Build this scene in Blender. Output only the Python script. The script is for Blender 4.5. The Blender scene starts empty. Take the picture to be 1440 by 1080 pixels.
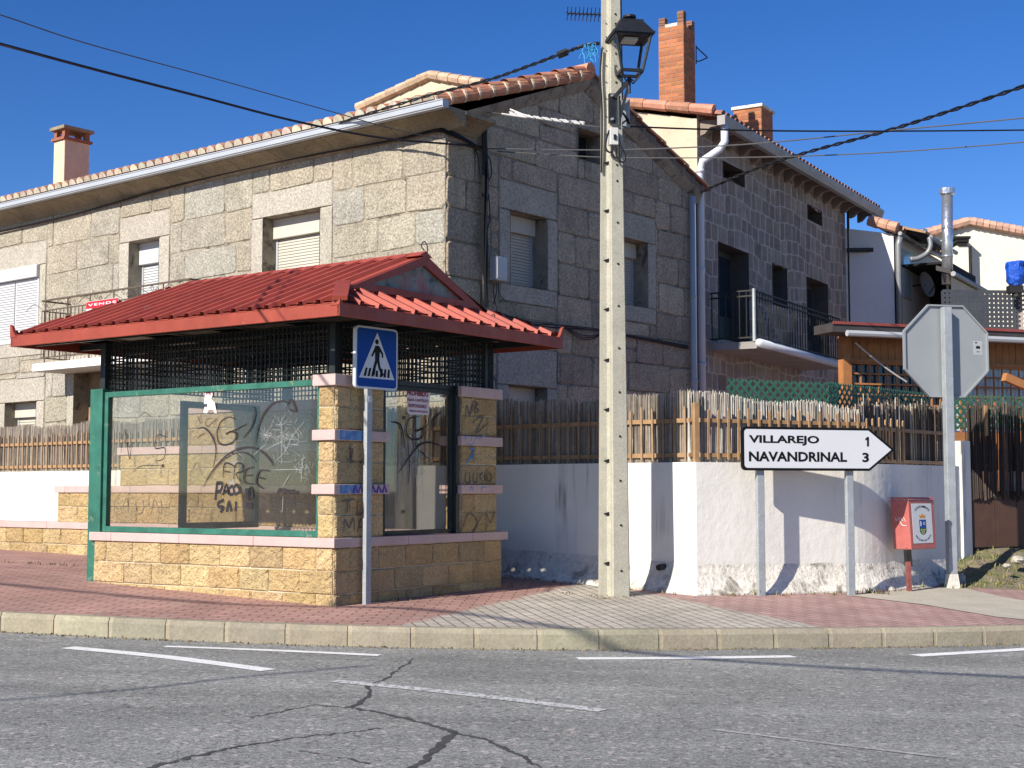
import bpy, bmesh, math, random
from math import sin, cos, pi, radians, atan, atan2, sqrt, hypot
from mathutils import Vector
V = Vector
R = random.Random(7)
sc = bpy.context.scene
COL = sc.collection

# ------------------------------------------------------------------ camera model (used to measure real positions)
FP = 1980.0
PT = atan(148 / FP)
CP, SP = cos(PT), sin(PT)
CAMZ = 1.25
def ray(px, py):
    x = (px - 720) / FP; y = (540 - py) / FP
    return V((x, CP - SP * y, SP + CP * y))
def atY(px, py, Y):
    d = ray(px, py); k = Y / d.y
    return V((k * d.x, Y, CAMZ + k * d.z))
def rr(px, py=688):
    d = ray(px, py); return d.x / d.y
def hit2(O, d, px, py=688):
    r = rr(px, py)
    return (r * O[1] - O[0]) / (d[0] - r * d[1])

class Frame:
    """vertical plane: origin, horizontal u direction, outward normal n"""
    def __init__(s, O, u, n):
        s.O = V((O[0], O[1], O[2] if len(O) > 2 else 0)); s.u = V((u[0], u[1], 0)).normalized(); s.n = V((n[0], n[1], 0)).normalized()
    def P(s, u, z, o=0.0):
        q = s.O + s.u * u + s.n * o
        return V((q.x, q.y, s.O.z + z))
    def pix(s, px, py, o=0.0):
        d = ray(px, py); q = s.O + s.n * o
        t = hit2((q.x, q.y), s.u, px, py)
        w = q + s.u * t
        return t, CAMZ + d.z * (w.y / d.y) - s.O.z

# ground heights
KP = [(-30, 19.5), (-16, 14.9), (-9, 12.95), (-5.8, 12.12), (-4.21, 11.69), (-2.9, 11.36), (-1.8, 11.18), (-.67, 11.12), (.3, 11.18), (1.2, 11.36), (2.21, 11.62), (3.47, 11.99), (4.46, 12.36), (5.6, 12.9), (7, 13.9), (9, 16), (13, 22)]
def ky(x):
    for (a, b), (e, f) in zip(KP, KP[1:]):
        if a <= x <= e: return b + (f - b) * (x - a) / (e - a)
    return KP[0][1] if x < 0 else KP[-1][1]
def zr(x): return -.02 * max(-16, min(16, x))
def zp(x, y): return zr(x) + .155 + .03 * max(0, min(4.5, y - ky(x)))
def gnd(px, py, fn):
    Y = 12.
    for i in range(60):
        p = atY(px, py, Y); d = ray(px, py)
        Y = .5 * Y + .5 * (fn(p.x, p.y) - CAMZ) / d.z * d.y
    return atY(px, py, Y)

# ------------------------------------------------------------------ mesh builder
ABS = {}
class MB:
    def __init__(s): s.v = []; s.f = []; s.c = []; s.m = []
    def face(s, pts, c=(1, 1, 1), m=0):
        i = len(s.v); s.v += [V(p) for p in pts]; s.f.append(list(range(i, i + len(pts)))); s.c.append(c); s.m.append(m)
    def hull(s, lo, hi, c=(1, 1, 1), m=0, caps=True):
        """solid between two loops of equal length"""
        i = len(s.v); n = len(lo); s.v += [V(p) for p in lo] + [V(p) for p in hi]
        for k in range(n):
            j = (k + 1) % n; s.f.append([i + k, i + j, i + n + j, i + n + k]); s.c.append(c); s.m.append(m)
        if caps:
            s.f.append([i + k for k in range(n)][::-1]); s.c.append(c); s.m.append(m)
            s.f.append([i + n + k for k in range(n)]); s.c.append(c); s.m.append(m)
    def box(s, F, u0, u1, z0, z1, n0, n1, c=(1, 1, 1), m=0):
        lo = [F.P(u0, z0, n0), F.P(u1, z0, n0), F.P(u1, z0, n1), F.P(u0, z0, n1)]
        hi = [F.P(u0, z1, n0), F.P(u1, z1, n0), F.P(u1, z1, n1), F.P(u0, z1, n1)]
        s.hull(lo, hi, c, m)
    def prism(s, F, out, n0, n1, c=(1, 1, 1), m=0):
        s.hull([F.P(u, z, n0) for u, z in out], [F.P(u, z, n1) for u, z in out], c, m)
    def beam(s, a, b, w, h, up=V((0, 0, 1)), c=(1, 1, 1), m=0):
        a = V(a); b = V(b); d = (b - a).normalized(); x = d.cross(up)
        if x.length < 1e-4: x = d.cross(V((1, 0, 0)))
        x.normalize(); y = x.cross(d)
        q = [x * w / 2 + y * h / 2, x * -w / 2 + y * h / 2, x * -w / 2 - y * h / 2, x * w / 2 - y * h / 2]
        s.hull([a + k for k in q], [b + k for k in q], c, m)
    def tube(s, pts, r, seg=6, c=(1, 1, 1), m=0, cap=True):
        pts = [V(p) for p in pts]; n = len(pts)
        rs = r if isinstance(r, (list, tuple)) else [r] * n
        t = (pts[1] - pts[0]).normalized(); x = t.cross(V((0, 0, 1)))
        if x.length < 1e-3: x = t.cross(V((1, 0, 0)))
        x.normalize(); i0 = len(s.v)
        for k in range(n):
            t = (pts[min(k + 1, n - 1)] - pts[max(k - 1, 0)]).normalized()
            x = (x - t * x.dot(t)).normalized(); y = t.cross(x)
            for j in range(seg):
                a = 2 * pi * j / seg; s.v.append(pts[k] + (x * cos(a) + y * sin(a)) * rs[k])
        for k in range(n - 1):
            for j in range(seg):
                j2 = (j + 1) % seg
                s.f.append([i0 + k * seg + j, i0 + k * seg + j2, i0 + (k + 1) * seg + j2, i0 + (k + 1) * seg + j]); s.c.append(c); s.m.append(m)
        if cap:
            s.f.append([i0 + j for j in range(seg)][::-1]); s.c.append(c); s.m.append(m)
            s.f.append([i0 + (n - 1) * seg + j for j in range(seg)]); s.c.append(c); s.m.append(m)
    def ribbon(s, F, pts, w, o, th=.0015, c=(1, 1, 1), taper=False):
        """flat painted stroke with a little thickness on a frame's plane"""
        n = len(pts); L = []; Rr = []
        for k in range(n):
            a = pts[max(k - 1, 0)]; b = pts[min(k + 1, n - 1)]
            dx, dz = b[0] - a[0], b[1] - a[1]; l = hypot(dx, dz) or 1
            ww = w * (.35 + .65 * sin(pi * (k + .5) / n)) if taper else w
            px_, pz_ = -dz / l * ww / 2, dx / l * ww / 2
            L.append((pts[k][0] + px_, pts[k][1] + pz_)); Rr.append((pts[k][0] - px_, pts[k][1] - pz_))
        for k in range(n - 1):
            s.face([F.P(*L[k], o), F.P(*L[k + 1], o), F.P(*Rr[k + 1], o), F.P(*Rr[k], o)], c)
    def build(s, name, mats, parent=None, smooth=False, bev=0, recalc=True, kind=None):
        off = ABS.get(parent.name, V((0, 0, 0))) if parent else V((0, 0, 0))
        me = bpy.data.meshes.new(name)
        me.from_pydata([v - off for v in s.v], [], s.f)
        if not isinstance(mats, (list, tuple)): mats = [mats]
        for m in mats: me.materials.append(m)
        me.polygons.foreach_set('material_index', s.m)
        ca = me.color_attributes.new('Col', 'FLOAT_COLOR', 'CORNER')
        buf = []
        for f, c in zip(s.f, s.c): buf += [c[0], c[1], c[2], 1.0] * len(f)
        ca.data.foreach_set('color', buf)
        if recalc or bev:
            bm = bmesh.new(); bm.from_mesh(me)
            if recalc: bmesh.ops.recalc_face_normals(bm, faces=bm.faces)
            if bev: bmesh.ops.bevel(bm, geom=[e for e in bm.edges if len(e.link_faces) == 2 and e.calc_face_angle(0) > .5], offset=bev, segments=2, affect='EDGES', profile=.5)
            bm.to_mesh(me); bm.free()
        if smooth: me.polygons.foreach_set('use_smooth', [True] * len(me.polygons))
        me.update()
        o = bpy.data.objects.new(name, me); COL.objects.link(o)
        ABS[o.name] = off
        if parent: o.parent = parent
        if kind: o['kind'] = kind
        return o

def thing(name, label, cat, loc, group=None):
    o = bpy.data.objects.new(name, None); COL.objects.link(o); o.empty_display_size = .2
    o.location = loc; o['label'] = label; o['category'] = cat
    if group: o['group'] = group
    ABS[o.name] = V(loc)
    return o
def tag(o, label, cat, group=None):
    o['label'] = label; o['category'] = cat
    if group: o['group'] = group
    return o
def recentre(o):
    """put the origin of a one-mesh thing at the middle of its base"""
    me = o.data; vs = [v.co for v in me.vertices]
    c = V(((min(v.x for v in vs) + max(v.x for v in vs)) / 2, (min(v.y for v in vs) + max(v.y for v in vs)) / 2, min(v.z for v in vs)))
    for v in me.vertices: v.co -= c
    o.location = o.location + c; ABS[o.name] = V(o.location)
    return o
def one(name, mb, mat, label, cat, group=None, **k):
    return tag(recentre(mb.build(name, mat, None, **k)), label, cat, group)

# ------------------------------------------------------------------ materials
def nt(name):
    m = bpy.data.materials.new(name); m.use_nodes = True
    t = m.node_tree; t.nodes.clear()
    out = t.nodes.new('ShaderNodeOutputMaterial'); b = t.nodes.new('ShaderNodeBsdfPrincipled')
    t.links.new(b.outputs[0], out.inputs[0])
    return m, t, b
def N(t, typ, **k):
    n = t.nodes.new(typ)
    for a, v in k.items(): setattr(n, a, v)
    return n
def noise(t, vec, scale, detail=3, rough=.6, dist=0):
    n = N(t, 'ShaderNodeTexNoise'); n.inputs['Scale'].default_value = scale; n.inputs['Detail'].default_value = detail
    n.inputs['Roughness'].default_value = rough; n.inputs['Distortion'].default_value = dist
    t.links.new(vec, n.inputs['Vector']); return n.outputs['Fac']
def mrange(t, v, a, b, c, d, clamp=True):
    n = N(t, 'ShaderNodeMapRange'); n.clamp = clamp
    for i, x in zip((1, 2, 3, 4), (a, b, c, d)): n.inputs[i].default_value = x
    t.links.new(v, n.inputs[0]); return n.outputs[0]
def math_(t, op, a, b=None, clamp=False):
    n = N(t, 'ShaderNodeMath', operation=op); n.use_clamp = clamp
    for i, x in enumerate((a, b)):
        if x is None: continue
        if isinstance(x, (int, float)): n.inputs[i].default_value = x
        else: t.links.new(x, n.inputs[i])
    return n.outputs[0]
def mix(t, f, a, b, typ='MIX'):
    n = N(t, 'ShaderNodeMix', data_type='RGBA', blend_type=typ)
    for i, x in ((0, f), (6, a), (7, b)):
        if isinstance(x, (int, float)): n.inputs[i].default_value = x
        elif isinstance(x, (tuple, list)): n.inputs[i].default_value = (*x[:3], 1)
        else: t.links.new(x, n.inputs[i])
    return n.outputs[2]
def coords(t, scale=(1, 1, 1), rot=(0, 0, 0)):
    tc = N(t, 'ShaderNodeTexCoord')
    if scale == (1, 1, 1) and rot == (0, 0, 0): return tc.outputs['Object']
    mp = N(t, 'ShaderNodeMapping'); mp.inputs['Scale'].default_value = scale; mp.inputs['Rotation'].default_value = rot
    t.links.new(tc.outputs['Object'], mp.inputs['Vector']); return mp.outputs[0]
def gray(t, v):
    n = N(t, 'ShaderNodeCombineColor'); [t.links.new(v, n.inputs[i]) for i in range(3)]; return n.outputs[0]

def M(name, base=(1, 1, 1), rough=.8, metal=0, var=.12, vs=2.0, fine=0, fs=40, bump=0, bs=40, bd=.01, attr=False, streak=None, blotch=None, spec=.4, speck=None):
    m, t, b = nt(name); co = coords(t)
    c = None
    if attr:
        a = N(t, 'ShaderNodeVertexColor', layer_name='Col'); c = mix(t, 1., a.outputs[0], base, 'MULTIPLY')
    else:
        rg = N(t, 'ShaderNodeRGB'); rg.outputs[0].default_value = (*base, 1); c = rg.outputs[0]
    if var: c = mix(t, 1., c, gray(t, mrange(t, noise(t, co, vs, 5, .62), .28, .72, 1 - var, 1 + var)), 'MULTIPLY')
    if fine: c = mix(t, 1., c, gray(t, mrange(t, noise(t, co, fs, 2, .7), .3, .7, 1 - fine, 1 + fine)), 'MULTIPLY')
    if blotch:      # (colour, scale, lo, hi)
        c = mix(t, mrange(t, noise(t, co, blotch[1], 6, .65, .4), blotch[2], blotch[3], 0, 1), c, blotch[0])
    if speck:
        c = mix(t, mrange(t, noise(t, co, speck[1], 3, .8), speck[2], speck[3], 0, 1), c, speck[0])
    if streak:      # (colour, horizontal scale, lo, hi)
        cs = coords(t, (streak[1], streak[1], .35))
        f = mrange(t, noise(t, cs, 1.0, 4, .7), streak[2], streak[3], 0, 1)
        f = math_(t, 'MULTIPLY', f, mrange(t, noise(t, co, 1.1, 3, .6), .42, .62, 0, 1))
        c = mix(t, f, c, streak[0])
    t.links.new(c, b.inputs['Base Color'])
    b.inputs['Roughness'].default_value = rough; b.inputs['Metallic'].default_value = metal
    b.inputs['Specular IOR Level'].default_value = spec
    if rough < .7:
        t.links.new(mrange(t, noise(t, co, vs * 3, 4, .6), .3, .7, max(.05, rough - .12), rough + .12), b.inputs['Roughness'])
    if bump:
        bn = N(t, 'ShaderNodeBump'); bn.inputs['Strength'].default_value = bump; bn.inputs['Distance'].default_value = bd
        t.links.new(noise(t, co, bs, 4, .65), bn.inputs['Height']); t.links.new(bn.outputs[0], b.inputs['Normal'])
    return m

m_granite = M('granite', (1, 1, 1), .9, var=.16, vs=3, fine=.40, fs=30, bump=1.0, bs=24, bd=.035, attr=True, blotch=((.16, .14, .11), 1.3, .58, .82), streak=((.13, .115, .09), 3.0, .58, .8), speck=((.09, .08, .065), 55, .64, .72))
m_granite_s = M('dressed_granite', (1, 1, 1), .88, var=.1, vs=2.5, fine=.34, fs=32, bump=.35, bs=40, bd=.015, attr=True)
m_mortar = M('mortar', (.30, .26, .195), .95, var=.25, vs=4, fine=.2, fs=60, bump=.4, bs=40, blotch=((.10, .085, .06), 4.5, .52, .64))  # dark blotches paint the shadow lines where mortar is missing
m_mortar_grey = M('grey_mortar', (.27, .225, .17), .95, var=.25, vs=4, fine=.2, fs=60, bump=.4, bs=40, blotch=((.10, .085, .065), 4.5, .52, .64))  # joint shadows painted in as blotches here too
m_mortar_white = M('pale_mortar', (.45, .39, .34), .95, var=.2, vs=5, bump=.3, bs=30)
m_slate = M('rubble_stone', (1, 1, 1), .9, var=.2, vs=5, fine=.22, fs=30, bump=.4, bs=25, bd=.02, attr=True)
m_cornice = M('cornice_stone', (.27, .225, .145), .92, var=.28, vs=2.2, fine=.25, fs=30, bump=.35, bs=25, bd=.02, blotch=((.13, .115, .085), .9, .52, .75))
m_tile = M('clay_tile', (1, 1, 1), .85, var=.25, vs=6, fine=.15, fs=40, bump=.2, bs=30, attr=True, blotch=((.2, .17, .13), 5, .58, .78))
m_brick = M('chimney_brick', (1, 1, 1), .9, var=.15, vs=5, fine=.12, fs=50, bump=.3, bs=50, attr=True)
m_cream_plaster = M('cream_plaster', (.58, .50, .36), .95, var=.14, vs=2.5, fine=.06, fs=30, bump=.3, bs=15, bd=.02, blotch=((.36, .3, .21), 1.1, .52, .7))
m_cream_house = M('cream_render', (.78, .72, .58), .95, var=.06, vs=1.2, streak=((.5, .45, .36), 2.2, .6, .75))
m_annex = M('white_panel', (.74, .73, .71), .8, var=.05, vs=1.5)
m_limewash = M('limewash', (.80, .77, .70), .92, var=.06, vs=1.4, bump=.35, bs=9, bd=.02, streak=((.17, .155, .13), 7, .54, .72))
m_footing = M('footing_render', (.68, .64, .56), .95, var=.2, vs=4, fine=.15, fs=30, bump=.7, bs=14, bd=.03, blotch=((.26, .235, .19), 5.5, .54, .66))
m_block = M('split_block', (1, 1, 1), .93, var=.15, vs=5, fine=.2, fs=45, bump=1.0, bs=17, bd=.08, attr=True, speck=((.28, .18, .075), 26, .66, .76), blotch=((.36, .25, .12), 2.2, .62, .8))
m_blockmortar = M('block_mortar', (.56, .49, .36), .95, var=.15, vs=8, bump=.3, bs=40)
m_coping = M('pink_granite', (.52, .375, .345), .6, var=.1, vs=3, fine=.16, fs=120, bump=.1, bs=60, blotch=((.42, .33, .3), 4, .6, .75))
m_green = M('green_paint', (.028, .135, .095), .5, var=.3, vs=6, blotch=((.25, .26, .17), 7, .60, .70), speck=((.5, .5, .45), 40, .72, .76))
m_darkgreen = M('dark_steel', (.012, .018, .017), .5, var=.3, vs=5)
m_red_roof = M('red_sheet', (.36, .070, .045), .5, var=.2, vs=2.2, blotch=((.26, .05, .036), 1.6, .55, .75), spec=.35, speck=((.30, .13, .10), 9, .60, .78))
m_red_fascia = M('red_fascia', (.29, .05, .026), .5, var=.18, vs=2.5, spec=.45, streak=((.16, .03, .025), 4, .52, .75), speck=((.36, .16, .12), 14, .66, .78))
m_gablet = M('weathered_board', (.20, .26, .235), .7, var=.3, vs=4, blotch=((.33, .12, .11), 3.2, .5, .68), speck=((.05, .1, .085), 5, .55, .7))
m_galv = M('galvanised', (.36, .385, .40), .55, metal=.3, var=.16, vs=5, speck=((.55, .58, .60), 45, .58, .68))
m_alu = M('aluminium', (.24, .25, .26), .45, metal=.3, var=.06, vs=3)
m_gutter = M('grey_gutter', (.46, .49, .52), .4, metal=.15, var=.05, vs=2)
m_whitepipe = M('white_pipe', (.60, .63, .68), .4, var=.05, vs=3)
m_shutter = M('shutter', (.54, .50, .42), .55, var=.05, vs=3)
m_shutter_white = M('white_shutter', (.54, .545, .55), .5, var=.04, vs=3)
m_frame_grey = M('grey_frame', (.40, .42, .44), .5, var=.05)
m_dark = M('dark_void', (.012, .011, .011), .9, var=.2)  # near-black colour standing in for the unlit depth of openings and the shed
m_iron = M('wrought_iron', (.018, .016, .015), .6, var=.3, vs=8)
m_iron_rusty = M('brown_iron', (.10, .075, .055), .7, var=.3, vs=8)
m_concrete = M('pole_concrete', (.40, .38, .305), .92, var=.12, vs=5, fine=.14, fs=60, bump=.35, bs=50, streak=((.3, .28, .22), 9, .55, .75))
m_kerb = M('kerb_concrete', (1, 1, 1), .93, var=.15, vs=4, fine=.14, fs=45, bump=.4, bs=35, attr=True, blotch=((.22, .2, .155), 3, .6, .75))
m_reed = M('reed', (1, 1, 1), .9, var=.2, vs=12, attr=True)
m_wood = M('pine', (.34, .205, .10), .7, var=.25, vs=9)
m_wood_old = M('old_pine', (.30, .20, .12), .8, var=.25, vs=9)
m_wood_red = M('stained_timber', (.40, .17, .06), .6, var=.25, vs=5)
m_black = M('black_rubber', (.01, .01, .011), .5, var=.1)
m_blackpaint = M('black_paint', (.016, .017, .020), .4, var=.2, vs=8)
m_cable_grey = M('grey_cable', (.09, .09, .09), .6)
m_plasticwhite = M('white_plastic', (.55, .54, .51), .45, var=.05)
m_lattice = M('green_plastic', (.04, .135, .085), .5, var=.15, vs=4)
m_mesh_grey = M('grey_plastic', (.055, .06, .07), .5, var=.15, vs=4)
m_blue_plastic = M('blue_bag', (.012, .085, .50), .35, var=.3, vs=8, bump=1.0, bs=14, bd=.05)
m_rope = M('blue_rope', (.05, .33, .62), .7, var=.2)
m_signwhite = M('sign_white', (.62, .63, .65), .35, var=.02)
m_signgrey = M('sign_back', (.28, .30, .31), .45, metal=.1, var=.05, vs=3)
m_signblue = M('sign_blue', (.006, .060, .30), .45, var=.05, spec=.12)
m_signblack = M('sign_black', (.008, .008, .009), .5, var=.05, spec=.15)
m_red_paint = M('red_box_paint', (.42, .115, .10), .3, var=.12, vs=6, spec=.6)
m_paper = M('paper_notice', (.70, .60, .62), .8, var=.08, vs=10)
m_printred = M('print_red', (.22, .02, .045), .7)
m_vendered = M('poster_red', (.62, .012, .02), .5)
m_gold = M('emblem_gold', (.62, .27, .04), .5)
m_emblue = M('emblem_blue', (.01, .06, .30), .5)
m_emgreen = M('emblem_green', (.03, .10, .03), .5)
m_spray = M('spray_paint', (.02, .018, .02), .7, var=.3, vs=20)
m_spray_grey = M('faded_spray', (.15, .12, .095), .85, var=.3, vs=20)
m_spray_blue = M('blue_spray', (.10, .24, .48), .7, var=.4, vs=14, blotch=((.36, .32, .36), 14, .55, .65))
m_spray_purple = M('purple_spray', (.10, .05, .26), .7, var=.4, vs=14)
m_scratch = M('glass_scratch', (.34, .35, .35), .9)
m_brown = M('brown_gate', (.085, .045, .03), .6, var=.2, vs=5)
m_dirt = M('dirt', (.21, .175, .125), .97, var=.3, vs=3, fine=.25, fs=30, bump=.8, bs=12, bd=.05)
m_gravelpatch = M('screed', (.44, .40, .32), .95, var=.12, vs=2.5, fine=.12, fs=40, bump=.3, bs=30)
m_grass = M('dry_grass', (1, 1, 1), .9, var=.2, vs=8, attr=True)
m_rock = M('rubble', (.42, .39, .33), .95, var=.25, vs=7, fine=.2, fs=30, bump=.6, bs=18, bd=.02)
m_steel_pipe = M('steel_flue', (.55, .57, .60), .3, metal=.8, var=.08, vs=4)
m_marking = M('road_paint', (.80, .79, .76), .8, var=.1, vs=6, speck=((.12, .12, .12), 38, .60, .68))
m_marking_worn = M('worn_road_paint', (.56, .56, .54), .85, var=.1, vs=6, speck=((.11, .11, .11), 30, .50, .60))
m_marking_faint = M('faint_road_paint', (.46, .455, .44), .85, var=.1, vs=6, speck=((.29, .288, .268), 20, .40, .52))
m_tar = M('tar', (.06, .059, .057), .9, var=.3, vs=6, fine=.3, fs=60)
m_paleglass = M('pale_glass', (.55, .68, .72), .12, var=.15, vs=2, spec=.8)
m_darkglass = M('dark_glass', (.02, .03, .045), .1, var=.1, spec=.8)
m_roofdark = M('dark_sheet_roof', (.05, .045, .045), .7, var=.3)
m_redtrim = M('red_trim', (.26, .06, .05), .6, var=.2)

def glass_mat(name, dust, tint, lo, hi):
    m = bpy.data.materials.new(name); m.use_nodes = True; t = m.node_tree; t.nodes.clear()
    out = N(t, 'ShaderNodeOutputMaterial'); tr = N(t, 'ShaderNodeBsdfTransparent'); gl = N(t, 'ShaderNodeBsdfGlossy'); df = N(t, 'ShaderNodeBsdfDiffuse')
    tr.inputs[0].default_value = (*tint, 1); gl.inputs['Roughness'].default_value = .03; df.inputs[0].default_value = (*dust, 1)
    co = coords(t); fr = N(t, 'ShaderNodeFresnel'); fr.inputs[0].default_value = 1.45
    a = N(t, 'ShaderNodeMixShader'); t.links.new(math_(t, 'MULTIPLY', fr.outputs[0], .22), a.inputs[0]); t.links.new(tr.outputs[0], a.inputs[1]); t.links.new(gl.outputs[0], a.inputs[2])
    d = math_(t, 'ADD', mrange(t, noise(t, co, 1.6, 6, .7, .6), .35, .7, lo, hi), mrange(t, noise(t, co, 34, 3, .8), .64, .74, 0, .10))
    b = N(t, 'ShaderNodeMixShader'); t.links.new(d, b.inputs[0]); t.links.new(a.outputs[0], b.inputs[1]); t.links.new(df.outputs[0], b.inputs[2])
    t.links.new(b.outputs[0], out.inputs[0]); return m
m_glass = glass_mat('dusty_glass', (.34, .345, .33), (.90, .895, .86), .004, .03)
m_lampglass = glass_mat('lamp_glass', (.5, .5, .5), (.97, .98, .98), 0, .01)

def asphalt():
    m, t, b = nt('asphalt'); co = coords(t)
    v = N(t, 'ShaderNodeTexVoronoi'); v.inputs['Scale'].default_value = 95; t.links.new(co, v.inputs['Vector'])
    sep = N(t, 'ShaderNodeSeparateColor'); t.links.new(v.outputs['Color'], sep.inputs[0])
    sp = math_(t, 'POWER', sep.outputs[0], 1.6)
    c = mix(t, sp, (.185, .186, .172), (.41, .41, .378))
    v2 = N(t, 'ShaderNodeTexVoronoi'); v2.inputs['Scale'].default_value = 38; t.links.new(co, v2.inputs['Vector'])
    s2 = N(t, 'ShaderNodeSeparateColor'); t.links.new(v2.outputs['Color'], s2.inputs[0])
    c = mix(t, mrange(t, s2.outputs[1],   .93, .96, 0, .7), c, (.56, .49, .46))
    c = mix(t, mrange(t, s2.outputs[2],   .92, .96, 0, .55), c, (.07, .05, .052))
    c = mix(t, 1., c, gray(t, mrange(t, noise(t, co, .55, 6, .65, .5),   .3, .7, .82, 1.16)), 'MULTIPLY')
    cs = coords(t, (.16, 1.5, 1), (0, 0, .05))
    c = mix(t, 1., c, gray(t, mrange(t, noise(t, cs, 1.0, 5, .6), .3, .7, .78, 1.18)), 'MULTIPLY')
    c = mix(t, mrange(t, noise(t, co, .9, 5, .7, 1.2), .60, .78, 0, .22), c, (.085, .085, .087))
    t.links.new(c, b.inputs['Base Color']); b.inputs['Roughness'].default_value = .85; b.inputs['Specular IOR Level'].default_value = .3
    bn = N(t, 'ShaderNodeBump'); bn.inputs['Strength'].default_value = .7; bn.inputs['Distance'].default_value = .012
    t.links.new(noise(t, co, 75, 3, .8), bn.inputs['Height']); t.links.new(bn.outputs[0], b.inputs['Normal'])
    return m
m_asphalt = asphalt()

def line_mask(t, co, a, b, soft=.02):
    """1 on the right-hand side of the ground line a->b"""
    nx, ny = (b[1] - a[1]), -(b[0] - a[0]); l = hypot(nx, ny); nx /= l; ny /= l
    d = N(t, 'ShaderNodeVectorMath', operation='DOT_PRODUCT'); t.links.new(co, d.inputs[0]); d.inputs[1].default_value = (nx, ny, 0)
    return mrange(t, d.outputs['Value'], nx * a[0] + ny * a[1] - soft, nx * a[0] + ny * a[1] + soft, 0, 1)
def pavers():
    m, t, b = nt('pavers'); co = coords(t)
    def brick(rot, c1, c2, mort, ofs=.5):
        q = N(t, 'ShaderNodeTexBrick'); q.inputs['Scale'].default_value = 1; q.inputs['Brick Width'].default_value = .205; q.inputs['Row Height'].default_value = .105
        q.inputs['Mortar Size'].default_value = .0085; q.inputs['Mortar Smooth'].default_value = .3; q.inputs['Bias'].default_value = 0; q.offset = ofs
        for i, c in ((1, c1), (2, c2), (3, mort)): q.inputs[i].default_value = (*c, 1)
        wob = N(t, 'ShaderNodeVectorMath', operation='ADD'); t.links.new(coords(t, rot=(0, 0, rot)), wob.inputs[0])
        wn = N(t, 'ShaderNodeTexNoise'); wn.inputs['Scale'].default_value = 2.2; t.links.new(co, wn.inputs['Vector'])
        ws = N(t, 'ShaderNodeVectorMath', operation='SCALE'); ws.inputs['Scale'].default_value = .03; t.links.new(wn.outputs['Color'], ws.inputs[0]); t.links.new(ws.outputs[0], wob.inputs[1])
        t.links.new(wob.outputs[0], q.inputs['Vector']); return q
    A = brick(radians(4), (.44, .25, .205), (.37, .205, .17), (.15, .095, .08))
    G = brick(radians(76), (.50, .455, .375), (.43, .395, .33), (.19, .135, .11))
    B = brick(radians(55), (.46, .285, .25), (.39, .24, .21), (.17, .11, .095))
    g1, g2 = gnd(585, 878, zp), gnd(735, 842, zp); g3, g4 = gnd(960, 840, zp), gnd(1190, 884, zp)
    w = N(t, 'ShaderNodeVectorMath', operation='ADD'); wn = N(t, 'ShaderNodeTexNoise'); wn.inputs['Scale'].default_value = 3.5; t.links.new(co, wn.inputs['Vector'])
    ws = N(t, 'ShaderNodeVectorMath', operation='SCALE'); ws.inputs['Scale'].default_value = .22; t.links.new(wn.outputs['Color'], ws.inputs[0]); t.links.new(co, w.inputs[0]); t.links.new(ws.outputs[0], w.inputs[1])
    k1 = line_mask(t, w.outputs[0], g1, g2, .05); k2 = line_mask(t, w.outputs[0], g4, g3, .05)
    c = mix(t, k1, A.outputs[0], G.outputs[0]); c = mix(t, k2, c, B.outputs[0])
    h = mix(t, k1, gray(t, A.outputs[1]), gray(t, G.outputs[1])); h = mix(t, k2, h, gray(t, B.outputs[1]))
    c = mix(t, 1., c, gray(t, mrange(t, noise(t, co, 1.3, 6, .65, .6), .3, .7, .75, 1.22)), 'MULTIPLY')
    c = mix(t, 1., c, gray(t, mrange(t, noise(t, co, 55, 3, .7), .3, .7, .82, 1.18)), 'MULTIPLY')
    c = mix(t, mrange(t, noise(t, co, 2.1, 6, .7, .4), .56, .74, 0, .5), c, (.40, .34, .28))
    t.links.new(c, b.inputs['Base Color']); b.inputs['Roughness'].default_value = .9
    bn = N(t, 'ShaderNodeBump'); bn.inputs['Strength'].default_value = .6; bn.inputs['Distance'].default_value = .008; bn.invert = True
    t.links.new(h, bn.inputs['Height']); t.links.new(bn.outputs[0], b.inputs['Normal'])
    return m
m_pavers = pavers()

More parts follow.
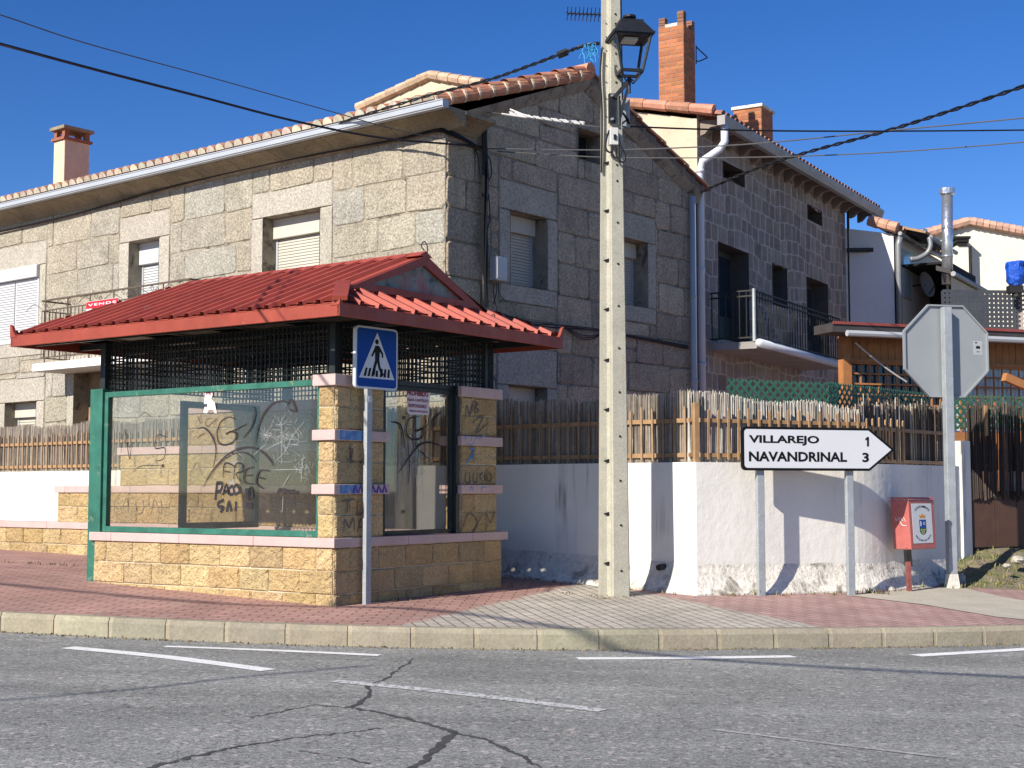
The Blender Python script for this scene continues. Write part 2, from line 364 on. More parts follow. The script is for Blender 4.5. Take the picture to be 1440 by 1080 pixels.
# ------------------------------------------------------------------ generic builders
def jc(c, a=.1):
    k = 1 + R.uniform(-a, a); return tuple(x * k * (1 + R.uniform(-a, a) * .25) for x in c)
def subtract(r, h):
    u0, u1, z0, z1 = r; a, b, c, d = h
    if a >= u1 or b <= u0 or c >= z1 or d <= z0: return [r]
    o = []
    if a > u0: o.append((u0, a, z0, z1))
    if b < u1: o.append((b, u1, z0, z1))
    m0, m1 = max(a, u0), min(b, u1)
    if c > z0: o.append((m0, m1, z0, c))
    if d < z1: o.append((m0, m1, d, z1))
    return o
def stone(mb, F, r, gap, proud, col, cham=.02, jit=.006, top=None, warp=None, m=0, gapu=None):
    u0, u1, z0, z1 = r; g = gap / 2; gu_ = (gapu or gap) / 2; u0 += gu_; u1 -= gu_; z0 += g; z1 -= g
    if u1 - u0 < .025 or z1 - z0 < .025: return
    c = min(cham, (u1 - u0) * .3, (z1 - z0) * .3)
    pts = [(u0 + c, z0), (u1 - c, z0), (u1, z0 + c), (u1, z1 - c), (u1 - c, z1), (u0 + c, z1), (u0, z1 - c), (u0, z0 + c)]
    pts = [(u + R.uniform(-jit, jit), z + R.uniform(-jit, jit)) for u, z in pts]
    if warp: pts = [(u, z + warp(u, z)) for u, z in pts]
    if top:
        if top((u0 + u1) / 2) - .03 < z0 + .04: return
        pts = [(u, min(z, top(u) - .02)) for u, z in pts]
    cu = sum(p[0] for p in pts) / 8; cz = sum(p[1] for p in pts) / 8
    e = min(.018, (u1 - u0) * .12, (z1 - z0) * .12)
    def ins(p):
        du, dz = cu - p[0], cz - p[1]; l = hypot(du, dz) or 1
        return (p[0] + du / l * e, p[1] + dz / l * e)
    lo = [F.P(u, z, -.01) for u, z in pts]
    md = [F.P(u, z, proud * .4) for u, z in pts]
    hi = [F.P(*ins(p), proud) for p in pts]
    for A, B in ((lo, md), (md, hi)):
        for k in range(8): mb.face([A[k], A[(k + 1) % 8], B[(k + 1) % 8], B[k]], col, m)
    mb.face(hi, col, m)
def masonry(mb, F, u0, u1, z0, z1, ch, bl, gap, proud, colf, holes=(), top=None, jit=.006, warp=None, cham=.02, regular=False, gapu=None):
    z = z0; row = 0
    while z < z1 - .04:
        h = R.uniform(*ch)
        if z1 - (z + h) < ch[0] * .5: h = z1 - z
        u = u0; first = True
        while u < u1 - .03:
            l = R.uniform(*bl)
            if first: l *= (.5 if row % 2 else 1) if regular else R.uniform(.5, 1.2)
            if u1 - (u + l) < bl[0] * .35: l = u1 - u
            rects = [(u, u + l, z, z + h)]
            if not regular and l > .5 and h > .42 and R.random() < .04:
                rects = [(u, u + l, z, z + h * .5), (u, u + l, z + h * .5, z + h)]
            for hh in holes:
                rects = [q for r_ in rects for q in subtract(r_, hh)]
            c = colf()
            for r_ in rects: stone(mb, F, r_, gap, proud * R.uniform(.7, 1.3), c, cham, jit, top, warp, 0, gapu)
            u += l; first = False
        z += h; row += 1
def wall_sheet(mb, F, u0, u1, z0, z1, holes=(), top=None, peaks=(), depth=.28, c=(1, 1, 1), m=0, mr=None, cr=None):
    us = sorted({u0, u1, *[h[0] for h in holes], *[h[1] for h in holes], *peaks})
    for a, b in zip(us, us[1:]):
        mid = (a + b) / 2
        iv = sorted((h[2], h[3]) for h in holes if h[0] < mid < h[1])
        z = z0
        for c0, c1 in iv:
            if c0 > z: mb.face([F.P(a, z), F.P(b, z), F.P(b, c0), F.P(a, c0)], c, m)
            z = c1
        ta, tb = (top(a), top(b)) if top else (z1, z1)
        if max(ta, tb) > z: mb.face([F.P(a, z), F.P(b, z), F.P(b, max(tb, z)), F.P(a, max(ta, z))], c, m)
    if mr is not None: m = mr
    if cr: c = cr
    for (a, b, c0, c1) in holes:
        mb.face([F.P(a, c0, .02), F.P(a, c1, .02), F.P(a, c1, -depth), F.P(a, c0, -depth)], c, m); mb.face([F.P(b, c0, .02), F.P(b, c1, .02), F.P(b, c1, -depth), F.P(b, c0, -depth)], c, m)
        mb.face([F.P(a, c1, .02), F.P(b, c1, .02), F.P(b, c1, -depth), F.P(a, c1, -depth)], c, m); mb.face([F.P(a, c0, .02), F.P(b, c0, .02), F.P(b, c0, -depth), F.P(a, c0, -depth)], c, m)
def shutter_window(F, rect, parent, depth=.22, boxh=.22, mat=None, frame=None, proud_box=.0, split=False, name='window'):
    a, b, c, d = rect
    w = MB(); fr = .05
    w.box(F, a, a + fr, c, d, -depth - .05, -depth); w.box(F, b - fr, b, c, d, -depth - .05, -depth); w.box(F, a + fr, b - fr, c, c + .05, -depth - .05, -depth)
    w.face([F.P(a, c, -depth - .06), F.P(b, c, -depth - .06), F.P(b, d, -depth - .06), F.P(a, d, -depth - .06)])
    W = w.build(name, frame or m_frame_grey, parent)
    s = MB(); z = c + .055; top = d - boxh
    while z < top:
        h = min(.045, top - z)
        if split: 
            mid = (a + b) / 2
            for p, q in ((a + fr, mid - .02), (mid + .02, b - fr)): s.box(F, p, q, z, z + h - .011, -depth - .03, -depth - .012)
        else: s.box(F, a + fr, b - fr, z, z + h - .011, -depth - .03, -depth - .012)
        z += .045
    s.box(F, a + fr, b - fr, c + .05, top, -depth - .05, -depth - .031)
    s.build('shutter', mat or m_shutter, W)
    k = MB(); k.box(F, a, b, top, d, -depth - .04, -depth + .06 + proud_box); k.build('shutter_box', mat or m_shutter, W, bev=.01)
    return W
def tiles(mb, O, U, S, nu, ns, r=.075, flip=0, cols=None, lift=.02, endcap=True, capcol=(.62, .56, .46)):
    """barrel tiles: O eave origin, U whole eave vector, S whole slope vector"""
    Nn = U.cross(S).normalized()
    if Nn.z < 0: Nn = -Nn
    ud = U.normalized(); dl = U.length / nu; sl = S / ns
    mb.face([O, O + U, O + U + S, O + S], (.30, .13, .09))
    for i in range(nu):
        for k in range(ns):
            c = O + ud * dl * (i + .5) + sl * k
            c0 = (cols or (lambda: jc((.47, .20, .12), .25)))()
            c1 = c + sl * 1.06; r0, r1 = r * 1.05, r * .85
            A = [c + ud * cos(pi * q / 6) * r0 + Nn * (sin(pi * q / 6) * r0 + lift) for q in range(7)]
            B = [c1 + ud * cos(pi * q / 6) * r1 + Nn * (sin(pi * q / 6) * r1 + lift * .4) for q in range(7)]
            for q in range(6): mb.face([A[q], A[q + 1], B[q + 1], B[q]], c0)
            if k == 0 and endcap:
                inn = [c - sl.normalized() * .004 + ud * cos(pi * q / 6) * r0 * .98 + Nn * (sin(pi * q / 6) * r0 * .98 + lift) for q in range(7)]
                mb.face(inn, jc(capcol, .22))
def arc(p, q, sag, n=16):
    p = V(p); q = V(q); return [p.lerp(q, k / n) - V((0, 0, sag * 4 * (k / n) * (1 - k / n))) for k in range(n + 1)]
def polyY(pts, Y):
    """pixel polyline -> world points with a depth each"""
    return [atY(px, py, y) for (px, py), y in zip(pts, Y)]
def smooth_line(pts, n=6):
    """Catmull-Rom through points"""
    pts = [V(p) for p in pts]; o = []
    for i in range(len(pts) - 1):
        p0 = pts[max(i - 1, 0)]; p1 = pts[i]; p2 = pts[i + 1]; p3 = pts[min(i + 2, len(pts) - 1)]
        for k in range(n):
            t = k / n
            o.append(.5 * ((2 * p1) + (p2 - p0) * t + (2 * p0 - 5 * p1 + 4 * p2 - p3) * t * t + (3 * p1 - p0 - 3 * p2 + p3) * t ** 3))
    o.append(pts[-1]); return o
def sm2(pts, n=6): return [(p.x, p.y) for p in smooth_line([V((a, b, 0)) for a, b in pts], n)]
def text(name, s, F, u0, u1, z0, z1, o, mat, parent, bold=.0, thick=.002, arcfn=None, sp=1.0):
    cu = bpy.data.curves.new('txt', 'FONT'); cu.body = s; cu.size = 1; cu.offset = bold; cu.space_character = sp; cu.resolution_u = 3
    ob = bpy.data.objects.new('txt', cu); COL.objects.link(ob)
    dg = bpy.context.evaluated_depsgraph_get(); dg.update()
    me = bpy.data.meshes.new_from_object(ob.evaluated_get(dg)); bpy.data.objects.remove(ob)
    xs = [v.co.x for v in me.vertices]; ys = [v.co.y for v in me.vertices]
    x0, x1, y0, y1 = min(xs), max(xs), min(ys), max(ys)
    mb = MB()
    def mp(v):
        a = (v.x - x0) / (x1 - x0); b = (v.y - y0) / (y1 - y0)
        if arcfn: u, z = arcfn(a, b)
        else: u, z = u0 + (u1 - u0) * a, z0 + (z1 - z0) * b
        return F.P(u, z, o)
    for p in me.polygons: mb.face([mp(me.vertices[i].co) for i in p.vertices])
    bpy.data.meshes.remove(me); bpy.data.curves.remove(cu)
    return mb.build(name, mat, parent, recalc=False)

# ------------------------------------------------------------------ ground, road, pavement, kerb
b = MB(); S_ = 900
b.face([(-S_, -S_, -.62), (S_, -S_, -.62), (S_, S_, -.62), (-S_, S_, -.62)]); b.build('ground', m_dirt, kind='structure')
b = MB()
xs = [-120, -60, -30, -16] + [-16 + 2 * i for i in range(1, 17)] + [30, 60, 120]
for x0, x1 in zip(xs, xs[1:]):
    for y0, y1 in ((-40, 0), (0, 8), (8, 30)): b.face([(x0, y0, zr(x0)), (x1, y0, zr(x1)), (x1, y1, zr(x1)), (x0, y1, zr(x0))])
road = b.build('road', m_asphalt, kind='structure')
def ground_strip(px, w, fn, z=.004, n=6, mat=m_marking, name='road_marking', jag=0.0):
    P = smooth_line([gnd(*q, fn) for q in px], n); mb = MB(); L = []; Q = []
    for k, p in enumerate(P):
        d = (P[min(k + 1, len(P) - 1)] - P[max(k - 1, 0)]); d.z = 0; d.normalize(); s = V((-d.y, d.x, 0))
        ww = w[0] + (w[1] - w[0]) * k / (len(P) - 1)
        a = p + s * (ww / 2 + R.uniform(-jag, jag)); c = p - s * (ww / 2 + R.uniform(-jag, jag))
        a.z = fn(a.x, a.y) + z; c.z = fn(c.x, c.y) + z; L.append(a); Q.append(c)
    for k in range(len(P) - 1): mb.face([L[k], L[k + 1], Q[k + 1], Q[k]])
    return mb.build(name, mat, road)
zroad = lambda x, y: zr(x)
ground_strip([(95, 911), (230, 924), (378, 943)], (.15, .15), zroad)
ground_strip([(232, 909.5), (380, 915), (534, 922)], (.09, .12), zroad)
ground_strip([(812, 926.5), (960, 926), (1116, 923.5)], (.14, .14), zroad)
ground_strip([(1287, 922.5), (1440, 913.5), (1560, 905)], (.14, .14), zroad)
ground_strip([(470, 958), (640, 975), (848, 1000)], (.12, .12), zroad, mat=m_marking_worn)
ground_strip([(1000, 1026), (1170, 1047), (1330, 1066)], (.05, .04), zroad, mat=m_marking_faint)
def crack(pts, w):
    # wander between the control points
    P = []
    for (a, c) in zip(pts, pts[1:]):
        n = max(2, int(hypot(c[0] - a[0], (c[1] - a[1]) * 2.5) / 9))
        for k in range(n):
            t = k / n; P.append((a[0] + (c[0] - a[0]) * t + R.uniform(-2.5, 2.5), a[1] + (c[1] - a[1]) * t + R.uniform(-1.2, 1.2)))
    P.append(pts[-1]); ground_strip(P, tuple(x * .62 for x in w), zroad, .002, 2, m_tar, 'crack', .010)
crack([(580, 928), (548, 950), (520, 965), (516, 983), (492, 995)], (.015, .055))
crack([(492, 995), (545, 1004), (600, 1018), (640, 1031)], (.05, .07))
crack([(640, 1031), (610, 1058), (590, 1075), (560, 1090)], (.075, .05))
crack([(640, 1031), (690, 1043), (725, 1060), (760, 1080)], (.05, .04))
crack([(492, 995), (440, 992), (350, 1010)], (.03, .012))
crack([(210, 1080), (300, 1057), (400, 1040), (540, 1024)], (.05, .018))
crack([(420, 1056), (470, 1064), (520, 1075)], (.02, .02))
# pavement sheet
b = MB()
def kerbline(x): return ky(x)
X = -30.
while X < 12.9:
    x1 = X + .43 if X > -8 else X + 1.1
    rows = [0.10, .5, 1, 1.6, 2.3, 3, 3.8, 5, 7, 10, 16]
    for a, c in zip(rows, rows[1:]):
        q = [(X, ky(X) + a), (x1, ky(x1) + a), (x1, ky(x1) + c), (X, ky(X) + c)]
        b.face([(x, y, zp(x, y)) for x, y in q])
    X = x1
pav = b.build('pavement', m_pavers, kind='structure')
# yard behind the wall
b = MB(); b.face([(-40, 15.5, -.3), (-40, 60, -.3), (40, 60, -.3), (40, 15.5, -.3)]); b.build('yard', m_dirt, kind='structure')
# kerb stones
b = MB(); P = []; 
s = 0; pts = [V((x, y, 0)) for x, y in KP]; fine = smooth_line(pts, 30); acc = [0]
for a, c in zip(fine, fine[1:]): acc.append(acc[-1] + (c - a).length)
def along(d):
    for i in range(len(acc) - 1):
        if acc[i] <= d <= acc[i + 1]:
            t = (d - acc[i]) / max(1e-6, acc[i + 1] - acc[i]); return fine[i].lerp(fine[i + 1], t)
    return fine[-1]
d = .2
while d < acc[-1] - .6:
    p, q = along(d + .012), along(d + .468); c = jc((.31, .275, .20), .1)
    t = (q - p).normalized(); n = V((-t.y, t.x, 0))
    def prof(o, e):
        z0 = zr(o.x); sl = e
        return [o + V((0, 0, z0 - .1)), o + V((0, 0, z0 + .115)) , o + n * .022 + V((0, 0, z0 + .155)), o + n * .135 + V((0, 0, z0 + .158)), o + n * .135 + V((0, 0, z0 - .1))]
    b.hull(prof(p, 0), prof(q, 0), c)
    p2 = along(d + .508)
    b.hull([x + n * .008 for x in prof(q, 0)], [x + n * .008 for x in prof(p2, 0)], (.36, .31, .22))
    d += .496
b.build('kerb', m_kerb, kind='structure', bev=0)

# ------------------------------------------------------------------ white boundary wall
UA = V((-.773, .635, 0)).normalized(); NA = V((-.635, -.773, 0)).normalized()     # street side of the house plot
UG = V((.635, .773, 0)).normalized(); NG = V((.773, -.635, 0)).normalized()       # gable side
Dw = 15.9
W0 = V((rr(703) * Dw, Dw, 0))
tc_ = hit2((W0.x, W0.y), (-UA.x, -UA.y), 979)
WC = W0 - UA * tc_                                                            # corner of the wall
UB = V((.905, .425, 0)).normalized(); NB = V((.425, -.905, 0)).normalized()
UC = V((.66, .75, 0)).normalized(); NC = V((.75, -.66, 0)).normalized()
tb_ = hit2((WC.x, WC.y), (UB.x, UB.y), 1226)
B1 = WC + UB * (tb_ - .3); B2 = WC + UB * tb_
tcv = hit2((B2.x, B2.y), (UC.x, UC.y), 1350)
C1 = B2 + UC * tcv
WT = 1.525
FWA = Frame(WC, UA, NA); FWB = Frame(WC, UB, NB); FWC = Frame(B2, UC, NC)
path = [WC + UA * 26, WC + UA * 12, WC + UA * 6, WC + UA * 4.5, WC + UA * 3, WC + UA * 1.5, WC, WC + UB * .7, WC + UB * 1.4]
for k in range(7):
    t = k / 6; path.append((B1 * (1 - t) ** 2 + B2 * 2 * t * (1 - t) + (B2 + UC * .45) * t * t))
path += [B2 + UC * 1.0, C1]
def offs(path, o):
    """mitred offset to the street side"""
    r = []
    for k, p in enumerate(path):
        a = (path[k] - path[k - 1]).normalized() if k else None; c = (path[k + 1] - path[k]).normalized() if k < len(path) - 1 else None
        na = V((a.y, -a.x, 0)) if a else None; nc = V((c.y, -c.x, 0)) if c else None
        if na is None: r.append(p + nc * o)
        elif nc is None: r.append(p + na * o)
        else:
            n = (na + nc).normalized(); r.append(p + n * o / max(.4, n.dot(na)))
    return r
wall_t = thing('white_wall', 'whitewashed garden wall with a rounded corner, flared foot and dark streaks', 'wall', WC + V((0, 0, .15)))
def zw(p): return V((p.x, p.y, WT))
b = MB(); F0 = offs(path, 0); Bk = offs(path, -.22)
for k in range(len(path) - 1):
    n_ = max(1, int((F0[k + 1] - F0[k]).length / .35))
    for j in range(n_):
        p = F0[k].lerp(F0[k + 1], j / n_); q = F0[k].lerp(F0[k + 1], (j + 1) / n_); r_ = Bk[k].lerp(Bk[k + 1], j / n_); s_ = Bk[k].lerp(Bk[k + 1], (j + 1) / n_)
        b.face([V((p.x, p.y, -.3)), V((q.x, q.y, -.3)), zw(q), zw(p)]); b.face([V((r_.x, r_.y, -.3)), V((s_.x, s_.y, -.3)), zw(s_), zw(r_)]); b.face([zw(p), zw(q), zw(s_), zw(r_)])
b.face([V((F0[-1].x, F0[-1].y, -.3)), V((Bk[-1].x, Bk[-1].y, -.3)), zw(Bk[-1]), zw(F0[-1])])
b.build('wall_body', m_limewash, wall_t, recalc=False)
# flared footing
b = MB(); prof = [(0.004, .29), (.012, .26), (.03, .21), (.06, .14), (.105, .07), (.155, .015), (.165, -.12)]
rings = [[] for _ in prof]
dense = []
for k in range(2, len(path) - 1):
    n_ = max(1, int((path[k + 1] - path[k]).length / .12))
    dense += [path[k].lerp(path[k + 1], j / n_) for j in range(n_)]
dense.append(path[-1])
for i, (o, h) in enumerate(prof):
    for p in offs(dense, o + (0 if i in (0,) else 0)):
        jz = R.uniform(-.006, .006) if i else R.uniform(-.012, .015); rings[i].append(V((p.x + R.uniform(-.003, .003), p.y, zp(p.x, min(p.y, 15.5)) + h + jz)))
for i in range(len(prof) - 1):
    for k in range(len(dense) - 1): b.face([rings[i][k], rings[i][k + 1], rings[i + 1][k + 1], rings[i + 1][k]])
b.build('footing', m_footing, wall_t, smooth=True, recalc=False)
# pier beside the gate
FPR = Frame(C1, UC, NC)
b = MB(); b.box(FPR, 0.0, .26, -.3, 1.83, -.3, .03); b.build('pier', m_limewash, wall_t, bev=.01)
b = MB(); c0 = V((*(FWA.P(*FWA.pix(926, 797, .14), .14)).xy, 0)); zc = FWA.pix(927, 797, .14)[1]
b.tube([FWA.P(FWA.pix(927, 797, .1)[0], zc, -.05), FWA.P(FWA.pix(927, 797, .1)[0], zc - .01, .115)], .032, 12); b.build('drain_hole', m_black, wall_t)  # solid black tube end stands in for the dark of the drain hole

# ------------------------------------------------------------------ reed fences
def reeds(mb, F, u0, u1, z0, z1, o, pitch=.0046, cols=((.40, .35, .28), (.30, .26, .21), (.22, .185, .15), (.50, .45, .37)), rag=.022, botrag=0.02, gaps=0.0, w=.005, lean=.014):
    u = u0
    while u < u1:
        if R.random() >= gaps:
            zt = (z1(u) if callable(z1) else z1) + R.gauss(0, rag * .5); zb = z0 + R.uniform(-botrag, botrag); l = R.uniform(-lean, lean); oo = o + R.uniform(-.012, .012); c = jc(R.choice(cols), .2)
            ww = w * R.uniform(.7, 1.35)
            lo = [F.P(u - ww, zb, oo), F.P(u + ww, zb, oo), F.P(u, zb, oo + ww * 1.6)]; hi = [F.P(u - ww * .6 + l, zt, oo), F.P(u + ww * .6 + l, zt, oo), F.P(u + l, zt, oo + ww)]
            mb.hull(lo, hi, c)
        u += pitch * R.uniform(.6, 1.4)
def pickets(mb, F, u0, u1, pitch, z0, z1, o, w=.022, th=.016, c=(1, 1, 1)):
    u = u0
    while u < u1:
        z = z1 + R.uniform(-.02, .02); ww = w / 2; l = R.uniform(-.008, .008)
        mb.prism(F, [(u - ww, z0), (u + ww, z0), (u + ww + l, z - .02), (u + ww * .3 + l, z), (u - ww * .3 + l, z), (u - ww + l, z - .02)], o, o + th, c)
        u += pitch * R.uniform(.94, 1.06)
ft = thing('reed_fence', 'weathered brown reed fence with pickets on the white wall running behind the shelter', 'fence', FWA.P(2, WT))
lw = FWA.pix(0, 668)[0]
b = MB(); reeds(b, FWA, 0.02, 16, WT + .0, lambda u: 2.235 + .02 * sin(u * 3.1) + .015 * sin(u * 7.7), -.13); reeds(b, FWA, 0.02, 16, WT, lambda u: 2.19 + .02 * sin(u * 2.1), -.16, pitch=.010, cols=((.16, .13, .10), (.24, .2, .16)))
b.build('reeds', m_reed, ft)
b = MB(); u1_ = FWA.pix(947, 600)[0]; u2_ = FWA.pix(915, 600)[0]
pickets(b, FWA, .03, 16, .135, WT + .02, 2.1, -.085, c=(1, 1, 1)); b.build('pickets', m_wood_old, ft)
for z in (1.955, 1.60):
    b = MB(); b.box(FWA, .0, 16, z - .022, z + .022, -.11, -.087); b.build('rail', m_wood, ft)
ft = thing('reed_fence', 'pale reed fence with orange pine pickets on the rounded wall behind the direction sign', 'fence', FWB.P(1, WT))
b = MB(); cols2 = ((.50, .46, .40), (.40, .36, .31), (.56, .52, .46), (.30, .26, .22))
FB2 = FWB; ub = tb_ - .05
reeds(b, FWB, 0.0, ub, WT, lambda u: 2.235 - .05 * u + .025 * sin(u * 5), -.13, cols=cols2, rag=.03); reeds(b, FWB, 0, ub, WT, lambda u: 2.2 - .05 * u, -.16, pitch=.009, cols=cols2)
cols3 = ((.10, .075, .06), (.07, .055, .045), (.16, .12, .09), (.40, .36, .3))
reeds(b, FWC, 0.0, tcv + .02, WT, lambda u: 2.19 + .03 * u + .03 * sin(u * 9), -.15, cols=cols3, rag=.06, w=.009, pitch=.02, botrag=.02); reeds(b, FWC, 0, tcv, WT, lambda u: 2.16 + .03 * u, -.18, cols=cols3, pitch=.02, w=.008)
b.build('reeds', m_reed, ft)
for z in (1.955, 1.60):
    b = MB(); b.box(FWB, -.02, ub + .05, z - .02 , z + .02, -.11, -.087); b.build('rail', m_wood, ft)
    b = MB(); b.box(FWC, 0, tcv, z - .06, z - .02, -.11, -.087); b.build('rail', m_wood_old, ft)
b = MB(); pickets(b, FWB, .2, ub, .128, WT + .03, 2.08, -.085); pickets(b, FWC, .06, 1.0, .15, WT + .03, 2.03, -.085, w=.03); b.build('pickets', m_wood, ft)
b = MB(); b.box(FWB, .02, .085, WT, 2.13, -.1, -.05); b.build('post', m_wood, ft, bev=.006)
# gate with long sticks
GF0 = C1 + UC * .27
UD = V((.93, .37, 0)).normalized(); ND = V((.37, -.93, 0)).normalized()
FD = Frame(GF0, UD, ND)
gt = thing('yard_gate', 'brown panelled yard gate topped with long dark brushwood sticks', 'gate', FD.P(0, .4))
zg0 = .55; zg1 = FD.pix(1400, 691)[1]
b = MB(); b.box(FD, .0, 4.2, zg0, zg1, -.06, 0)
for k in range(1, 12): b.box(FD, k * .36 - .006, k * .36 + .006, zg0, zg1, -.01, .004)
b.build('gate_panel', m_brown, gt)
b = MB(); reeds(b, FD, -.02, 4.2, zg1 - .08, lambda u: 2.27 + .03 * sin(u * 4), .02, pitch=.034, cols=((.035, .026, .022), (.06, .045, .035), (.09, .065, .05)), rag=.1, w=.013, botrag=.05)
reeds(b, FD, -.02, 4.2, zg1 + .25, lambda u: 2.27, -.02, pitch=.03, cols=((.04, .03, .025), (.08, .06, .05)), rag=.08, w=.012)
reeds(b, FD, -.02, 4.2, zg1 - .02, lambda u: zg1 + .55, -.05, pitch=.022, cols=((.6, .57, .52), (.45, .42, .38)), rag=.1, w=.01)
b.build('sticks', m_reed, gt)
b = MB(); b.box(FD, 0.21, .25, 1.9, 2.27, .04, .065); b.build('post', m_wood, gt)

# ------------------------------------------------------------------ green lattice
lt = thing('lattice_fence', 'green plastic diamond lattice rising behind the reed fence', 'fence', FWB.P(1.5, 2.1, -.5))
LO = WC + UB * -.1 - NB * .45
FL = Frame(LO, UB, NB)
b = MB(); l0 = FL.pix(1022, 545)[0]; step = .108; hh = .42
FL2 = Frame(B2 - NC * .45 - UC * .12, UC, NC); FL3 = Frame(GF0 - ND * .35 - UD * .1, UD, ND)
for Fq_, ua, ub_ in ((FL, l0, tb_ + .02), (FL2, 0.0, tcv + .3), (FL3, 0.0, 3.4)):
    u = ua - hh
    while u < ub_:
        for sgn in (1, -1):
            (q0, z0), (q1, z1) = ((u, 2.0), (u + hh, 2.0 + hh)) if sgn > 0 else ((u + hh, 2.0), (u, 2.0 + hh))
            # trim to the run
            for lim, lo_side in ((ua, True), (ub_, False)):
                if (q0 < lim) != (q1 < lim):
                    t_ = (lim - q0) / (q1 - q0); zc2 = z0 + (z1 - z0) * t_
                    if (q0 < lim) == lo_side: q0, z0 = lim, zc2
                    else: q1, z1 = lim, zc2
            if min(q0, q1) < ua - .001 or max(q0, q1) > ub_ + .001 or abs(q1 - q0) < .02: continue
            a = Fq_.P(q0, z0, 0 if sgn > 0 else .012); c = Fq_.P(q1, z1, 0 if sgn > 0 else .012)
            b.beam(a, c, .006, .027, up=V((Fq_.n.x, Fq_.n.y, 0)).cross(c - a))
        u += step
b.build('lattice', m_lattice, lt)

# ------------------------------------------------------------------ stone house
DH = 18.5
K0 = V((rr(625) * DH, DH, 0))
FA = Frame(K0, UA, NA); FG = Frame(K0, UG, NG)
gu = FG.pix(974, 300)[0]                                # gable width
zc_b = FA.pix(625, 184)[1]                              # underside of the cornice at the wall
zgt = FA.pix(613, 143, .42)[1]                          # gutter top
pk = FG.pix(826, 92, .12)                               # peak
zev = FG.pix(640, 126, .12); 
UPK = gu / 2; ZPK = FG.pix(824, 101, .12)[1]; ZEV = zgt + .02
def gtop(u): 
    return ZEV - .0 + (ZPK - ZEV) * (1 - abs(u - UPK) / UPK) - .1
HL = 15.0
house = thing('stone_house', 'two-storey granite block house with a clay tile roof and closed shutters', 'house', K0 + V((0, 0, .2)))
def pr(F, a, b_, c, d):   # rectangle from four pixel edges: left/right px and rows at their middles
    return a, b_, c, d
def rect_from(F, p0, p1):
    (a, z1), (c, z0) = F.pix(*p0), F.pix(*p1)
    return (min(a, c), max(a, c), min(z0, z1), max(z0, z1))
# facade openings (u grows to the left of the picture)
w1 = rect_from(FA, (371, 309), (451, 292)); w1 = (w1[0], w1[1], w1[3] - 1.32, w1[3])
w2 = rect_from(FA, (182.7, 342), (225, 333)); w2 = (w2[0], w2[1], w2[3] - 2.1, w2[3])
w3a, w3t = FA.pix(57, 372); w3 = (w3a, w3a + 1.55, w3t - 1.35, w3t)
w4a, w4t = FA.pix(52, 564); w4 = (w4a, w4a + 1.0, w4t - 1.2, w4t)
w5a, w5t = FA.pix(149, 521); w5 = (w5a - 1.15, w5a + .0, .2, w5t); w5 = (FA.pix(149, 540)[0], FA.pix(105, 540)[0], .2, w5t)
fholes = [w1, w2, w3, w4, w5]
surr = []
stones_f = []
STC = lambda: jc(R.choice(((.375, .335, .255), (.36, .32, .245), (.39, .35, .27), (.36, .33, .265), (.375, .35, .295))), .05)
SMC = lambda: jc((.39, .36, .295), .06)
def surround(F, r, jw, lh, sill=False, lst=None, lw=0.0):
    a, b_, c, d = r
    lst.append((a - jw - lw, b_ + jw + lw, d, d + lh)); lst.append((a - jw, a, c, d)); lst.append((b_, b_ + jw, c, d))
    if sill: lst.append((a - jw, b_ + jw, c - .25, c))
surround(FA, w1, .26, .38, True, stones_f); surround(FA, w2, .27, .42, False, stones_f); surround(FA, w3, .2, .42, True, stones_f); surround(FA, w4, .25, .42, False, stones_f); surround(FA, w5, .2, .3, False, stones_f)
b = MB()
masonry(b, FA, 0, HL, -.2, zc_b + .03, (.38, .50), (.7, 1.3), .022, .014, STC, holes=fholes + stones_f, jit=.014, cham=.035)
k = len(b.f)
for r_ in stones_f: stone(b, FA, r_, .012, .018, SMC(), .006, .002)
wall_sheet(b, FA, 0, HL, -.4, zc_b + .3, fholes, depth=.3, m=1)
# material split: dressed stones are index 2
cnt = 0
for i in range(k, len(b.f)):
    if b.m[i] == 0: b.m[i] = 2
b.build('wall', [m_granite, m_mortar, m_granite_s], house, recalc=False)
# gable openings
def rg(p0, p1): return rect_from(FG, p0, p1)
a_, zt0 = FG.pix(716.4, 295.5); c_, zb0 = FG.pix(768.7, 408.3)
g1 = (a_, c_, zb0, zt0)
a2_, _ = FG.pix(870, 400); c2_, zt2 = FG.pix(909.4, 342.5); zb2 = FG.pix(909.4, 433)[1]
g2 = (c2_ - (c_ - a_), c2_, zb0, zt0)
a3_, _ = FG.pix(714, 600); c3_, _ = FG.pix(768, 600); zt3 = FG.pix(714, 541)[1]
g3 = (a3_, c3_, zt3 - 1.1, zt3)
a4_, zt4 = FG.pix(812, 180); zb4 = FG.pix(812, 222)[1]; g4 = (a4_, a4_ + .62, zb4, zt4)
gholes = [g1, g2, g3, g4]; stones_g = []
for g in (g1, g2): surround(FG, g, .24, .42, True, stones_g)
surround(FG, g3, .24, .55, False, stones_g)
GSC = lambda: jc(R.choice(((.42, .335, .235), (.38, .30, .215), (.46, .37, .26), (.405, .325, .235), (.47, .38, .27))), .08)
b = MB()
masonry(b, FG, 0, gu, -.2, ZPK, (.38, .50), (.65, 1.2), .024, .018, GSC, holes=gholes + stones_g, top=gtop, jit=.016, cham=.04)
k = len(b.f)
for r_ in stones_g: stone(b, FG, r_, .014, .022, jc((.40, .35, .275), .06), .008, .004)
wall_sheet(b, FG, 0, gu, -.4, 0, gholes, top=gtop, peaks=(UPK,), depth=.34, m=1)
for i in range(k, len(b.f)):
    if b.m[i] == 0: b.m[i] = 2
b.build('wall', [m_granite, m_mortar_grey, m_granite_s], house, recalc=False)
